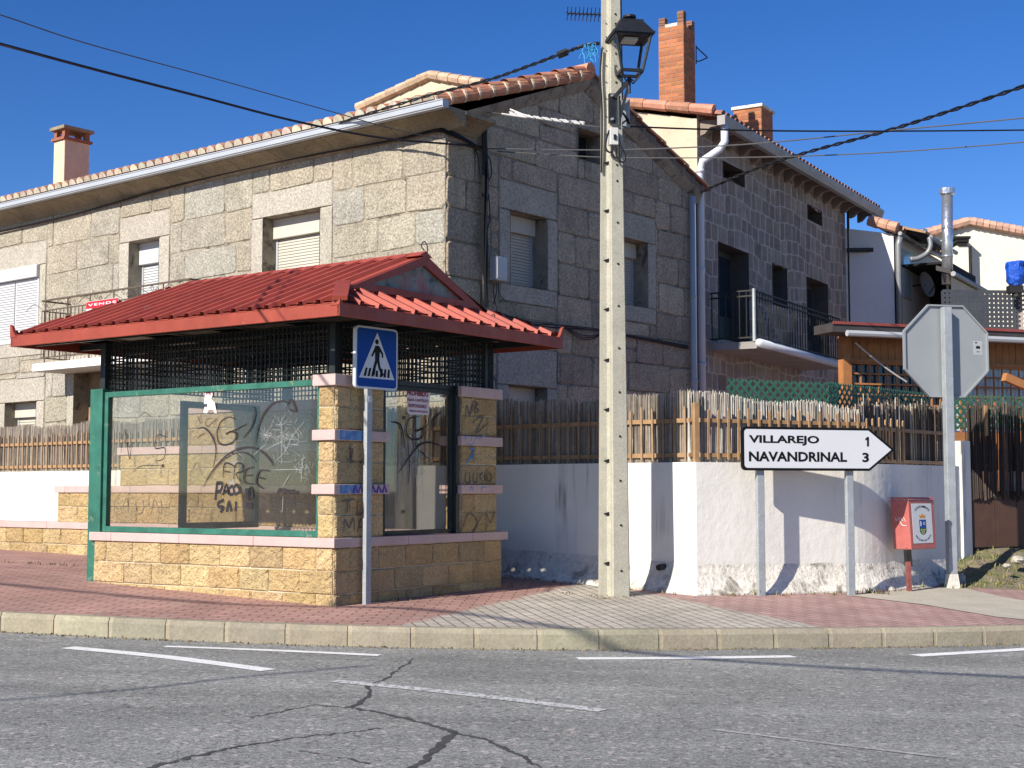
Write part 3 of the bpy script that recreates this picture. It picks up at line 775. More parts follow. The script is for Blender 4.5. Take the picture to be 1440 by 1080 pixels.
# hidden back walls so the house is a closed body
b = MB(); FBk = Frame(K0 + UG * gu, UA, -NA); b.face([FBk.P(0, -.4), FBk.P(HL, -.4), FBk.P(HL, zc_b + .3), FBk.P(0, zc_b + .3)])
FE = Frame(K0 + UA * HL, UG, -NG); b.face([FE.P(0, -.4), FE.P(gu, -.4), FE.P(gu, gtop(gu)), FE.P(UPK, gtop(UPK)), FE.P(0, gtop(0))]); b.build('wall', m_mortar, house)
# windows
shutter_window(FA, w1, house, .24, .3, m_shutter)
shutter_window(FA, w2, house, .24, .36, m_shutter_white, name='balcony_door')
shutter_window(FA, (w3[0], w3[1], w3[2], w3[3]), house, -.02, .22, m_shutter_white, split=True, frame=m_shutter_white)
shutter_window(FA, w4, house, .24, .26, m_shutter)
def dark_opening(F, r, parent, depth=.3, name='opening', m=m_dark):
    b = MB(); a, c, z0, z1 = r; b.box(F, a, c, z0, z1, -depth - .05, -depth); return b.build(name, m, parent)
dr = dark_opening(FA, w5, house, .28, 'door', m_wood_old)
for g in (g1, g2, g3): shutter_window(FG, g, house, .26, .24, m_shutter)
dark_opening(FG, g4, house, .3, 'attic_opening')
# cornice
prof = [(.0, -.02), (.03, .0), (.06, .05), (.13, .13), (.23, .20), (.33, .235), (.36, .25), (.36, .33), (0, .33)]
zc0 = zc_b - .0
b = MB()
u = -.36
nseg = 0
while u < HL:
    u1_ = min(HL, u + R.uniform(.8, 1.3))
    sc_ = (zgt - .06 - zc0) / .33
    lo = [FA.P(u + .006, zc0 + z * sc_, o) for o, z in prof]; hi = [FA.P(u1_ - .006, zc0 + z * sc_, o) for o, z in prof]
    b.hull(lo, hi); u = u1_
# return on the gable
u = -.36
lo = [FG.P(0.0, zc0 + z * sc_, o) for o, z in prof]; hi = [FG.P(.62, zc0 + z * sc_, o) for o, z in prof]
b.hull(lo, hi)
b.build('cornice', m_cornice, house)
# gutter: box profile with lips
b = MB(); gz = zgt
gp = [(.37, -.10), (.455, -.10), (.46, -.085), (.475, -.08), (.48, -.02), (.49, -.012), (.49, 0), (.47, 0), (.465, -.07), (.37, -.085)]
b.hull([FA.P(-.38, gz + z, o) for o, z in gp], [FA.P(HL, gz + z, o) for o, z in gp])
b.box(FA, -.385, -.378, gz - .1, gz - .005, .37, .485)
b.build('gutter', m_gutter, house)
# roof
b = MB()
ov = .16
E0 = FA.P(-ov - .02, ZEV + .0, .40); E1 = FA.P(HL + .2, ZEV, .40)
slope_in = UPK + .40
RZ = ZPK + .02
S1 = FA.P(-ov - .02, RZ, -UPK) - E0
tiles(b, E0, E1 - E0, S1, 72, 9, .095, lift=.03, capcol=(.50, .44, .34))
# back slope
E2 = FBk.P(-ov, ZEV - .05, .35); S2 = FBk.P(-ov, RZ, -UPK) - E2
tiles(b, E2, UA * (HL + .4), S2, 72, 5, .095, lift=.03, endcap=False)
# ridge tiles
for k in range(40):
    p = FA.P(-ov + k * .38, RZ + .02, -UPK); q = FA.P(-ov + k * .38 + .4, RZ + .04, -UPK)
    b.tube([p, q], [.12, .10], 8, jc((.47, .21, .13), .2))
# rake tiles on both verges
def rake(F, uA, zA, uB, zB, n, o, lit=True):  # the unlit rake gets darker tile colours, its shade painted in
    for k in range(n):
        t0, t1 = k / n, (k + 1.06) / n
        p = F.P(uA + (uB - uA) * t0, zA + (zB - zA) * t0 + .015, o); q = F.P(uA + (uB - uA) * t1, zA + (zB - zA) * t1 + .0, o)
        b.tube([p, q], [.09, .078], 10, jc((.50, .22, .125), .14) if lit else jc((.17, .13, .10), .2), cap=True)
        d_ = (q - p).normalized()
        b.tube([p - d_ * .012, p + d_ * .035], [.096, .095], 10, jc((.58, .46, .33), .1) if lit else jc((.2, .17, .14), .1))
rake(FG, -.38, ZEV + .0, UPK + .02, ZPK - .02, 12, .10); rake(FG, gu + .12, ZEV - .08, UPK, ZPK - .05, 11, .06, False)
b.build('roof', m_tile, house, recalc=False)
# verge stone strip under the rake
b = MB()
for (uA, zA, uB, zB) in ((.3, gtop(.3), UPK, gtop(UPK)), (UPK, gtop(UPK), gu + .12, gtop(gu) - .03)):
    b.hull([FG.P(uA, zA - .16, .0), FG.P(uA, zA - .16, .03), FG.P(uA, zA - .06, .10), FG.P(uA, zA + .01, .13), FG.P(uA, zA + .01, 0)], [FG.P(uB, zB - .16, .0), FG.P(uB, zB - .16, .03), FG.P(uB, zB - .06, .10), FG.P(uB, zB + .01, .13), FG.P(uB, zB + .01, 0)])
b.build('verge', m_mortar_grey, house)
# tall downpipe at the back corner of the gable
b = MB(); ud = FG.pix(974, 300, .1)[0]; b.tube([FG.P(ud, .2, .1), FG.P(ud, gtop(gu) - .12, .1)], .055, 10)
for z in (1.6, 3.0, 4.4): b.tube([FG.P(ud, z, .1), FG.P(ud, z + .04, .1)], .066, 10)
b.build('downpipe', m_frame_grey, house, smooth=True)
# low lit stone gable rising behind the ridge
O_ = atY(606, 140, 25.5); FDm = Frame((O_.x, O_.y), UA, NA)
dm = thing('gabled_outhouse', 'small ochre rendered gable with clay tiles showing above the main tile roof', 'building', (O_.x, O_.y, .2))
ap = FDm.pix(606, 106); le = FDm.pix(505, 152); re = FDm.pix(680, 118)
b = MB(); b.prism(FDm, [(le[0], -.4), (re[0] - .3, -.4), (re[0] - .3, re[1] - .06), (ap[0], ap[1] - .05), (le[0], le[1] - .0)], -3, 0); b.build('wall', m_cream_plaster, dm)
for (p, q, n) in ((le, ap, 7), (re, ap, 5)):
    b = MB()
    for k in range(n):
        t0, t1 = k / n, (k + 1.05) / n
        A = FDm.P(p[0] + (q[0] - p[0]) * t0, p[1] + (q[1] - p[1]) * t0 + .0, .03); B = FDm.P(p[0] + (q[0] - p[0]) * t1, p[1] + (q[1] - p[1]) * t1, .03)
        b.tube([A, B], [.10, .085], 8, jc((.50, .36, .24), .15)); b.tube([A - NA * 1.5, B - NA * 1.5], [.10, .085], 8, jc((.5, .3, .2), .15))
    b.face([FDm.P(p[0], p[1] + .02, .03), FDm.P(q[0], q[1] + .02, .03), FDm.P(q[0], q[1] + .02, -3), FDm.P(p[0], p[1] + .02, -3)], (.45, .25, .16)); b.build('roof', m_tile, dm)
# chimney at the left
CY = 26.0
o_ = atY(96, 250, CY); Fc = Frame((o_.x, o_.y), UA, NA)
ch = thing('chimney', 'small rendered chimney with a brick vent and slab cap on the long tiled roof', 'chimney', (o_.x, o_.y, 6.0))
c0, z0c = Fc.pix(91, 195); c1, _ = Fc.pix(76, 195)
q_ = Fc.P(c0, 0); dch = hit2((q_.x, q_.y), (UG.x, UG.y), 115)
wz = abs(c1 - c0) ; zcap = Fc.pix(96, 194)[1]
b = MB(); b.box(Fc, c0, c0 + wz, 5.5, zcap, -dch, 0); b.build('shaft', m_cream_plaster, ch, bev=.01)
b = MB(); b.box(Fc, c0 - .04, c0 + wz + .04, zcap, zcap + .05, -dch - .04, .04)
for (p, q) in ((0, 0), (wz - .09, 0), (0, -dch + .09), (wz - .09, -dch + .09)): b.box(Fc, c0 + p, c0 + p + .09, zcap + .05, zcap + .2, q - .09, q)
b.build('vent', m_brick, ch); ch.children[-1].data.color_attributes['Col'].data.foreach_set('color', [.30, .12, .07, 1] * len(ch.children[-1].data.loops))
b = MB(); b.box(Fc, c0 - .06, c0 + wz + .06, zcap + .2, zcap + .26, -dch - .06, .06); b.build('cap', m_cornice, ch)

# balcony of the stone house
bo = .62
bl_u0 = FA.pix(262, 395, bo)[0]; bl_u1 = FA.pix(55, 424, bo)[0]; bz1 = FA.pix(55, 423, bo)[1]
sl_u1, sl_z = FA.pix(47, 512, bo); sl_zb = FA.pix(47, 523, bo)[1]
bal = MB(); bal.box(FA, bl_u0 - .1, sl_u1, sl_zb, sl_z, .0, bo + .03); B_ = bal.build('balcony', m_annex, house, bev=.01)
b = MB(); r_ = .011
def railpath(o0, o1, z): return [FA.P(bl_u0, z, .03), FA.P(bl_u0, z, bo - .06), FA.P(bl_u1, z, bo - .06), FA.P(bl_u1, z, .03)]
zb_ = sl_z + .1
for z, rad in ((bz1, .016), (bz1 - .17, .011), (zb_, .012)):
    q = railpath(0, 0, z)
    for p0, p1 in zip(q, q[1:]): b.beam(p0, p1, rad * 2, rad * 1.6)
n = int((bl_u1 - bl_u0) / .105)
for k in range(n + 1):
    u = bl_u0 + (bl_u1 - bl_u0) * k / n; z1 = bz1 if k % 6 == 0 else bz1 - .17
    b.tube([FA.P(u, sl_z if k % 6 == 0 else zb_, bo - .06), FA.P(u, z1, bo - .06)], .012 if k % 6 == 0 else .008, 5)
for k in range(1, 6):
    for uu in (bl_u0, bl_u1): b.tube([FA.P(uu, zb_, bo * k / 6), FA.P(uu, bz1 - .17, bo * k / 6)], .008, 5)
# scrolls between the two upper rails
def scroll(u, z, s, mir):
    pts = []
    for k in range(15):
        a = k / 14 * 2.2 * pi; rad = .055 * (1 - k / 18); pts.append(FA.P(u + mir * (cos(a) * rad), z + sin(a) * rad * s, bo - .06))
    b.tube(pts, .006, 4)
k = 0; u = bl_u0 + .12
while u < bl_u1 - .1:
    for mir in (1, -1): scroll(u + mir * .06, bz1 - .085 + .02 * mir, 1, mir)
    b.tube([FA.P(u + .12, bz1 - .14, bo - .06), FA.P(u + .36, bz1 - .03, bo - .06)], .006, 4)
    b.tube([FA.P(u + .62, bz1 - .14, bo - .06), FA.P(u + .38, bz1 - .03, bo - .06)], .006, 4)
    u += .74
b.build('railing', m_iron_rusty, B_)
# for-sale sign on the railing
FV = Frame(FA.P(0, 0, bo - .03), UA, NA)
v0, vz1 = FV.pix(122, 426); v1, vz1b = FV.pix(167, 417); vz = (vz1 + vz1b) / 2; vb = (FV.pix(123, 435.5)[1] + FV.pix(167, 427.5)[1]) / 2
vs_ = thing('for_sale_sign', 'red and white sale sign reading VENDE tied to the left balcony railing', 'sign', FV.P((v0 + v1) / 2, vb - .2))
b = MB(); b.box(FV, min(v0, v1), max(v0, v1), vb - .26, vz, -.006, .006); b.build('board', m_signwhite, vs_)
b = MB(); b.box(FV, min(v0, v1) + .006, max(v0, v1) - .006, vb, vz - .006, .0065, .009)
mu = (v0 + v1) / 2 - .02; b.prism(FV, [(mu - .17, vb - .2), (mu + .17, vb - .2), (mu + .13, vb - .08), (mu, vb - .02), (mu - .13, vb - .08)], .0065, .009); b.build('red_panel', m_vendered, vs_)
FVr = Frame(FV.O, -UA, NA)
lo_, hi_ = -max(v0, v1), -min(v0, v1)
text('lettering', 'VENDE', FVr, lo_ + .05, hi_ - .05, vb + .035, vz - .04, .011, m_signwhite, vs_, .03, sp=1.25)

# cable bundle on the gable, cables under the eaves
cb = thing('cable_bundle', 'thick black cable bundle climbing the dark gable beside the meter box', 'cables', FG.P(.6, 2.5))
b = MB()
def gp_(px, py, o=.07): return FG.P(*FG.pix(px, py, o), o)
for k in range(6):
    j = R.uniform(-2.5, 2.5)
    b.tube(smooth_line([gp_(682 + j + R.uniform(-2, 2), y, .06 + .012 * k) for y in (165, 205, 250, 300, 350, 400, 432)], 4), .020, 5)
b.tube(smooth_line([gp_(683, 215), gp_(689, 225, .1), gp_(691, 245, .1), gp_(686, 262), gp_(689, 300), gp_(684, 330)]), .009, 5)
b.tube(smooth_line([gp_(668, 205), gp_(673, 225), gp_(675, 245), gp_(680, 270)]), .008, 5)
b.tube(smooth_line([gp_(660, 203), gp_(670, 206), gp_(683, 208)]), .02, 6)
b.build('cable', m_black, cb)
b = MB()
for k in range(4):
    pts = [FA.P(*FA.pix(x, y, .04), .05 + .01 * k) for x, y in ((-60, 340), (100, 303), (210, 272), (310, 247), (430, 221), (560, 195 + k), (605, 182 + 2 * k), (622, 180 + 2 * k))] + [gp_(632, 183 + 2 * k, .05), gp_(655, 195 + k, .06), gp_(672, 206, .07)]
    b.tube(smooth_line(pts), .011, 5)
b.build('cable', m_black, cb)
b = MB()
for k in range(4):
    pts = [gp_(705, 441 + k * 2, .05), gp_(740, 452 + R.uniform(-2, 4), .08), gp_(775, 456 + R.uniform(-2, 6), .09), gp_(835, 462 + R.uniform(0, 6), .09), gp_(900, 474 + k, .07), gp_(968, 486 + k * 1.5, .06)]
    b.tube(smooth_line(pts), .008, 5)
for k in range(3): b.tube(smooth_line([gp_(790, 457, .08), gp_(815, 470 + 3 * k, .1), gp_(835, 472 + 2 * k, .1), gp_(850, 466, .08)]), .008, 5)
b.build('cable', m_black, cb)
mb_t = thing('meter_box', 'small pale plastic box fixed to the dark gable beside the cable bundle', 'box', gp_(698, 397, .05))
a0, zz1 = FG.pix(690, 358, .05); a1, zz0 = FG.pix(706, 397, .05)
b = MB(); b.box(FG, a0, a1, zz0, zz1 - .02, .03, .15); b.build('case', m_plasticwhite, mb_t, bev=.015)
b = MB(); b.box(FG, a0 + .02, a1 - .02, zz0 + .03, zz1 - .05, .152, .158); b.build('cover', m_plasticwhite, mb_t)
b = MB()
for k, (x, y) in enumerate(((700, 440), (694, 428), (712, 425))): b.tube(smooth_line([gp_(695 + 3 * k, 397, .09), gp_(694 + 4 * k, 412, .1), gp_(x, y, .06)]), .006, 4)
b.build('lead', m_black, mb_t)

# ------------------------------------------------------------------ second house with pale joints
D2 = 23.6
q0 = V((rr(985) * D2, D2, 0)); U2 = V((.508, .861, 0)).normalized(); N2 = V((.861, -.508, 0)).normalized(); UE = V((-.861, .508, 0)).normalized(); NE = V((-.508, -.861, 0)).normalized()
F2 = Frame(q0, U2, N2); F3 = Frame(q0, UE, NE)
h2 = thing('stone_house', 'dark rubble stone house with wavy pale mortar joints and an iron balcony', 'house', q0 + V((0, 0, .2)))
L2 = F2.pix(1190, 400)[0]
ze2 = F2.pix(985, 186)[1]
def r2(p0, p1):
    a, z1 = F2.pix(*p0); c, z0 = F2.pix(*p1); return (a, c, z0, z1)
at1 = r2((1016, 226), (1046, 264)); at2 = r2((1135, 287), (1155, 318))
zd = F2.pix(1010, 340)[1]; zfl = F2.pix(1010, 475)[1]
o1 = (F2.pix(1010, 400)[0], F2.pix(1052, 400)[0], zfl, zd); o2 = (F2.pix(1086, 400)[0], F2.pix(1106, 400)[0], zfl + .9, zd); o3 = (F2.pix(1134, 400)[0], F2.pix(1163, 400)[0], zfl, zd)
holes2 = [at1, at2, o1, o2, o3]
b = MB(); wf = lambda u, z: .035 * sin(u * 1.9 + z * .7) + .022 * sin(u * 4.3 + z * 3) + .012 * sin(u * 9 + z * 5)
C2 = lambda: jc(R.choice(((.29, .235, .195), (.25, .20, .165), (.33, .265, .22), (.27, .215, .18))), .15)
masonry(b, F2, 0, L2, 1.2, ze2 + .12, (.26, .32), (.24, .44), .026, .004, C2, holes=holes2, jit=.008, warp=wf, cham=.02, gapu=.056)
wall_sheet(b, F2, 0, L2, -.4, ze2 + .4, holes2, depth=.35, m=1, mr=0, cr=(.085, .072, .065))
b.build('wall', [m_slate, m_mortar_white], h2, recalc=False)
for h in (at1, at2): dark_opening(F2, h, h2, .3, 'attic_opening')
for h, nm in ((o1, 'balcony_door'), (o2, 'window'), (o3, 'balcony_door')):
    w = MB(); a, c, z0, z1 = h
    w.box(F2, a, c, z0, z1, -.4, -.33)
    W = w.build(nm, M('door_' + nm, (.06, .075, .06), .6, var=.2), h2)
    w = MB(); w.box(F2, a + .06, c - .06, z0 + .5, z1 - .1, -.329, -.325); w.build('pane', m_darkglass, W)
    w = MB(); mid = (a + c) / 2; w.box(F2, mid - .03, mid + .03, z0, z1, -.324, -.31); w.build('mullion', m_wood_old, W)
# end wall in cream plaster and roof
rl = F3.pix(885, 152); rise = (F3.pix(888, 151)[1] - F3.pix(1005, 164)[1]) / max(.5, F3.pix(888, 151)[0] - F3.pix(1005, 164)[0]); rise = max(.12, min(.4, rise))
W2 = 7.0; ROF = lambda u: ze2 + .28 + rise * (u if u < W2 / 2 else W2 - u)
b = MB(); wall_sheet(b, F3, 0, W2, -.4, 0, [], top=lambda u: ROF(u) - .08, peaks=(W2 / 2,)); b.build('end_wall', m_cream_plaster, h2, recalc=False)
b = MB()
wr = F3.pix(968, 296); 
b.box(F3, F3.pix(978, 270)[0], F3.pix(952, 270)[0], F3.pix(965, 300)[1], F3.pix(965, 269)[1], -.02, .03); b.build('side_window', m_frame_grey, h2)
b = MB(); FBk2 = Frame(q0 + UE * W2, U2, -N2); b.face([FBk2.P(0, -.4), FBk2.P(L2, -.4), FBk2.P(L2, ze2 + .2), FBk2.P(0, ze2 + .2)]); b.face([F3.P(0, -.4, -L2), F3.P(W2, -.4, -L2), F3.P(W2, ROF(W2) - .1, -L2), F3.P(W2 / 2, ROF(W2 / 2) - .1, -L2), F3.P(0, ROF(0) - .1, -L2)]); b.build('wall', m_mortar_grey, h2)
b = MB(); ovE = .48; LR = F2.pix(1237, 303, ovE)[0]
E0 = F2.P(-.12, ze2 + .28 - rise * ovE, ovE); S1 = F2.P(-.12, ROF(W2 / 2), -W2 / 2) - E0
tiles(b, E0, U2 * (LR + .12), S1, 46, 9, .085, lift=.025, cols=lambda: jc((.30, .14, .10), .3), capcol=(.10, .07, .06))
E2 = FBk2.P(-.1, ROF(W2) - .12, .4); S2 = FBk2.P(-.1, ROF(W2 / 2), -W2 / 2) - E2
tiles(b, E2, U2 * (LR + .1), S2, 46, 5, .085, lift=.025, endcap=False)
for k in range(9):
    for sgn in (0, 1):
        uA = (k / 9) * W2 / 2; uB = ((k + 1.05) / 9) * W2 / 2
        if sgn: uA, uB = W2 - uA, W2 - uB
        b.tube([F3.P(uA - (.35 if not sgn else -.35) * (1 - k / 9), ROF(uA), .09), F3.P(uB - (.35 if not sgn else -.35) * (1 - (k + 1) / 9), ROF(uB), .09)], [.1, .085], 8, jc((.46, .22, .14), .2))
b.build('roof', m_tile, h2, recalc=False)
m_bracket = M('bracket_plaster', (.26, .21, .17), .9, var=.2)
for k in range(16):
    b = MB(); u = .15 + k * (L2 + .8) / 15; zz = ze2 + .2
    b.prism(Frame(F2.P(u, 0, 0), N2, U2), [(0.0, zz - .28), (.10, zz - .25), (.2, zz - .15), (ovE - .03, zz - .13), (ovE - .03, zz - .04), (0, zz - .02)], -.05, .05); b.build('eave_bracket', m_bracket, h2)
b = MB(); gz2 = ze2 + .28 - rise * ovE - .01
b.hull([F2.P(-.16, gz2 + z, ovE + o) for o, z in ((-.04, -.16), (.06, -.16), (.1, -.06), (.11, -.0), (.095, 0), (-.04, -.1))], [F2.P(LR, gz2 + z, ovE + o) for o, z in ((-.04, -.16), (.06, -.16), (.1, -.06), (.11, -.0), (.095, 0), (-.04, -.1))])
b.box(F2, -.17, -.158, gz2 - .16, gz2, ovE - .04, ovE + .1)
b.build('gutter', M('brown_grey_gutter', (.30, .285, .275), .5, var=.1), h2)
b = MB(); dp = [F2.P(-.02, gz2 - .1, ovE + .03), F2.P(-.02, gz2 - .42, ovE + .03), F2.P(-.05, gz2 - .55, ovE - .05), F2.P(-.1, gz2 - .72, .14), F2.P(-.1, gz2 - .9, .09), F2.P(-.1, .4, .09)]
b.tube(dp, .065, 12)
for z in (gz2 - .92, gz2 - 2.6, gz2 - 4.2): b.tube([F2.P(-.1, z, .09), F2.P(-.1, z + .06, .09)], .076, 12)
b.build('downpipe', m_whitepipe, h2, smooth=True)
# balcony
bo2 = .85; bu0 = F2.pix(1064, 480, bo2)[0]; bu1 = F2.pix(1181, 515, bo2)[0]; bzb = F2.pix(1064, 488, bo2)[1]; bzr = F2.pix(1066, 409, bo2)[1]
b = MB(); b.box(F2, bu0, bu1 + .2, bzb - .02, bzb + .10, 0, bo2); B2_ = b.build('balcony', M('balcony_concrete', (.30, .28, .26), .9, var=.2), h2)
b = MB(); b.tube([F2.P(bu0 - .02, bzb + .07, bo2 + .05), F2.P(bu1, bzb + .03, bo2 + .05)], .07, 10); b.build('gutter', m_whitepipe, B2_, smooth=True)
b = MB(); q = [F2.P(bu0, bzr, .02), F2.P(bu0, bzr, bo2 - .04), F2.P(bu1 + .15, bzr, bo2 - .04)]
for dz in (0, -.09, -(bzr - bzb) + .17):
    for p0, p1 in zip(q, q[1:]): b.beam(p0 + V((0, 0, dz)), p1 + V((0, 0, dz)), .03, .025)
n = 34
for k in range(1, n + 1): b.tube([F2.P(bu0 + (bu1 + .15 - bu0) * k / n, bzb + .16, bo2 - .04), F2.P(bu0 + (bu1 + .15 - bu0) * k / n, bzr, bo2 - .04)], .010, 5)
for k in range(0, 6): b.tube([F2.P(bu0, bzb + .16, .05 + (bo2 - .1) * k / 6), F2.P(bu0, bzr, .05 + (bo2 - .1) * k / 6)], .012, 5)
b.build('railing', m_iron, B2_)
b = MB(); b.tube([F2.P(bu0, bzb + .1, bo2 - .04), F2.P(bu0, bzr + .03, bo2 - .04)], .03, 8); b.build('corner_post', m_galv, B2_)
# wire rack pole by the far corner
b = MB(); z_ = F2.pix(1190, 355)[1]; b.tube([F2.P(L2 + .02, .3, .06), F2.P(L2 + .02, ze2 + .1, .06)], .03, 8); b.build('corner_pipe', m_iron, h2)
b = MB(); b.beam(F2.P(L2 - .25, z_, .1), F2.P(L2 + .1, z_, .75), .05, .09); b.build('bracket', m_iron, h2)
# chimneys
def brick_stack(mb, F, w, d, z0, z1):
    for (Fr, l) in ((F, w), (Frame(F.P(w, 0, 0), -F.n, F.u), d), (Frame(F.P(0, 0, 0), -F.n, -F.u), d), (Frame(F.P(0, 0, -d), F.u, -F.n), w)):
        masonry(mb, Fr, 0, l, z0, z1, (.075, .075), (.24, .26), .012, .006, lambda: jc((.40, .145, .062), .2), jit=.002, cham=.003, regular=True)
        mb.face([Fr.P(0, z0), Fr.P(l, z0), Fr.P(l, z1), Fr.P(0, z1)], (.30, .22, .16))
def chimney(pxl, pxm, pxr, yt, yb, Y, label, kind):
    o = atY(pxm, yb, Y); Fm = Frame((o.x, o.y), U2, N2); Fs = Frame((o.x, o.y), UE, NE)
    w = Fs.pix(pxl, yb)[0]; d_ = Fm.pix(pxr, yb)[0]
    z1 = Fs.pix(pxm, yt)[1]; z0 = Fs.pix(pxm, yb)[1] - 1.0
    t = thing('chimney', label, 'chimney', (o.x, o.y, z0))
    Fq = Frame(Fs.P(w, 0), -UE, NE)
    b = MB(); brick_stack(b, Fq, w, d_, z0, z1); b.face([Fq.P(0, z1, 0), Fq.P(w, z1, 0), Fq.P(w, z1, -d_), Fq.P(0, z1, -d_)], (.3, .2, .15)); b.build('stack', m_brick, t, recalc=False)
    return t, Fq, w, d_, z1
t, Fq, w, d_, z1 = chimney(927, 962, 978, 34, 155, 26.0, 'tall orange brick chimney with raised corner posts behind the street lantern', 0)
b = MB()
for p, q in ((0, 0), (w - .13, 0), (0, -d_ + .14), (w - .13, -d_ + .14)):
    hgt = .2 if (p, q) != (w - .13, 0) else .28
    b = MB()
    for k in range(4): b.box(Fq, p + R.uniform(0, .008), p + .13, z1 + k * hgt / 4 + .003, z1 + (k + 1) * hgt / 4 - .006, q - .14, q - R.uniform(0, .008), jc((.24, .12, .075), .2))
    b.build('corner_post', m_brick, t)
b = MB(); b.box(Fq, .13, w - .13, z1 + .002, z1 + .06, -.1, -.005); b.build('mortar_cap', m_footing, t)
b = MB(); z0 = Fq.pix(935, 155)[1]; b.box(Fq, -.05, .25, z0 - .1, z0 + .04, 0, .15); b.build('flashing', m_plasticwhite, t)
b = MB(); b.tube(polyY([(979, 66), (995, 81), (993, 82)], [26.6] * 3), .012, 4); b.tube(polyY([(979, 86), (984, 86), (995, 81)], [26.6] * 3), .012, 4)
b.tube(polyY([(979, 64), (979, 90)], [26.5] * 2), .01, 4); one('wire_aerial', b, m_iron, 'thin bent wire aerial fixed to the shaded side of the tall brick chimney', 'aerial')
t, Fq, w, d_, z1 = chimney(1032, 1071, 1087, 150, 200, 28.0, 'low squat brick chimney on the eave side of the tiled roof', 1)
b = MB(); b.box(Fq, -.04, w + .04, z1, z1 + .07, -d_ - .04, .04); b.build('cap', m_footing, t, bev=.015)

# ------------------------------------------------------------------ annex, terrace, far houses
FX = Frame(F2.P(L2, 0, .0), N2, -U2)
ax = thing('white_annex', 'flat white panelled annex half in shade beside the rubble stone house', 'building', FX.P(.5, .2))
wx = FX.pix(1258, 400)[0]; zx0 = FX.pix(1190, 321)[1]; zx1 = FX.pix(1257, 329)[1]
b = MB(); b.prism(FX, [(0.0, -.4), (wx, -.4), (wx, zx1), (0, zx0)], -4.2, 0); b.build('wall', m_annex, ax)
FXs = Frame(FX.P(wx, 0, 0), U2, N2)
b = MB(); a0, a1 = FXs.pix(1268, 380)[0], FXs.pix(1279, 380)[0]; wz0, wz1 = FXs.pix(1272, 420)[1], FXs.pix(1272, 352)[1]
b.box(FXs, a0, a1, wz0, wz1, .004, .03); wn_ = b.build('window', m_frame_grey, ax)
b = MB(); b.box(FXs, a0 + .05, a1 - .05, wz0 + .05, wz1 - .05, .032, .036); b.build('pane', m_paleglass, wn_)
b = MB(); ta = FX.pix(1225, 322)[0]
E0 = FX.P(wx + .12, zx1 + .02, .12); tiles(b, E0, U2 * 4.2, FX.P(ta, zx1 + .02 + (wx - ta) * .16 + .16, .12) - E0, 14, 3, .14, cols=lambda: jc((.52, .30, .21), .15), endcap=False)
for k in range(3):
    t0 = k / 3; p = FX.P(wx + .12 - (wx + .12 - ta) * t0, zx1 + .10 + t0 * .22, .12); q = FX.P(wx + .12 - (wx + .12 - ta) * (t0 + .36), zx1 + .10 + (t0 + .36) * .22, .12); b.tube([p, q], [.13, .11], 8, jc((.52, .29, .20), .12))
b.build('roof', m_tile, ax, recalc=False)
b = MB(); g0_ = FXs.P(-.12, zx1 - .02, .17); b.tube([g0_, g0_ + U2 * 4.0], .045, 8); b.build('gutter', m_alu, ax)
b = MB(); b.tube([FXs.P(-.02, zx1 - .05, .16), FXs.P(-.02, zx1 - .25, .10), FXs.P(-.02, 1, .10)], .065, 10); b.build('downpipe', m_alu, ax, smooth=True)
b = MB(); b.box(FX, wx - .0, wx + .015, 1, zx1 - .05, -.05, .02); b.build('corner_trim', m_iron, ax)
# satellite dish
do = FXs.P(FXs.pix(1283, 400)[0], FXs.pix(1283, 402)[1], .3); dt = thing('satellite_dish', 'small grey satellite dish on the dark side of the white annex', 'satellite dish', do - V((0, 0, .3)))
b = MB(); dirn = V((.55, -.80, .25)).normalized(); xx = dirn.cross(V((0, 0, 1))).normalized(); yy = xx.cross(dirn)
rings = []
for k in range(5):
    rad = .30 * k / 4; rings.append([do + (xx * cos(a * pi / 10) * .8 + yy * sin(a * pi / 10)) * rad + dirn * (rad * rad * .5) for a in range(20)])
for A, B in zip(rings, rings[1:]):
    for j in range(20): b.face([A[j], A[(j + 1) % 20], B[(j + 1) % 20], B[j]])
b.build('dish', m_whitepipe, dt, smooth=True, recalc=False)
b = MB(); b.tube([do, do - N2 * .3], .02, 6); b.tube([do - yy * .25, do + dirn * .36], .012, 5); b.build('arm', m_iron, dt)
# dark shed with metal roof and elbow pipe
YS = 30.5; o = atY(1288, 420, YS); FS = Frame((o.x, o.y), N2, -U2)
sh = thing('dark_shed', 'dark open-fronted shed with a metal gutter roof behind the stop sign', 'shed', (o.x, o.y, .2))
s1 = FS.pix(1335, 420)[0]; zs = FS.pix(1310, 372)[1]
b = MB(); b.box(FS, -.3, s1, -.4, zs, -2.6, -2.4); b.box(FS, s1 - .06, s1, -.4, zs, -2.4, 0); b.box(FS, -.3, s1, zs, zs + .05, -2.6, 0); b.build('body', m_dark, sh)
A = atY(1305, 334, YS - .2); tl = hit2((A.x, A.y), (U2.x, U2.y), 1342, 376); B = A + U2 * tl
b = MB(); iv = -N2 * .7 + V((0, 0, .2))
b.hull([A, A + iv, A + iv + V((0, 0, .06)), A + V((0, 0, .06))], [B, B + iv, B + iv + V((0, 0, .06)), B + V((0, 0, .06))]); b.build('roof', m_roofdark, sh)
b = MB(); b.tube([A + N2 * .05, B + N2 * .05], .05, 8); b.build('gutter', m_alu, sh)
b = MB(); p = A + N2 * .03 - U2 * .02; b.tube(smooth_line([p, p + V((.02, -.02, -.18)), p + V((-.05, 0, -.34)), p + V((-.25, 0, -.46)), p + V((-.42, 0, -.48))], 4), .055, 8); b.build('elbow_pipe', m_alu, sh, smooth=True)
b = MB(); b.beam(A + iv * 1.0 + V((0, 0, .1)), A + V((0, 0, .09)), .4, .05); b.build('fascia_board', m_wood, sh)
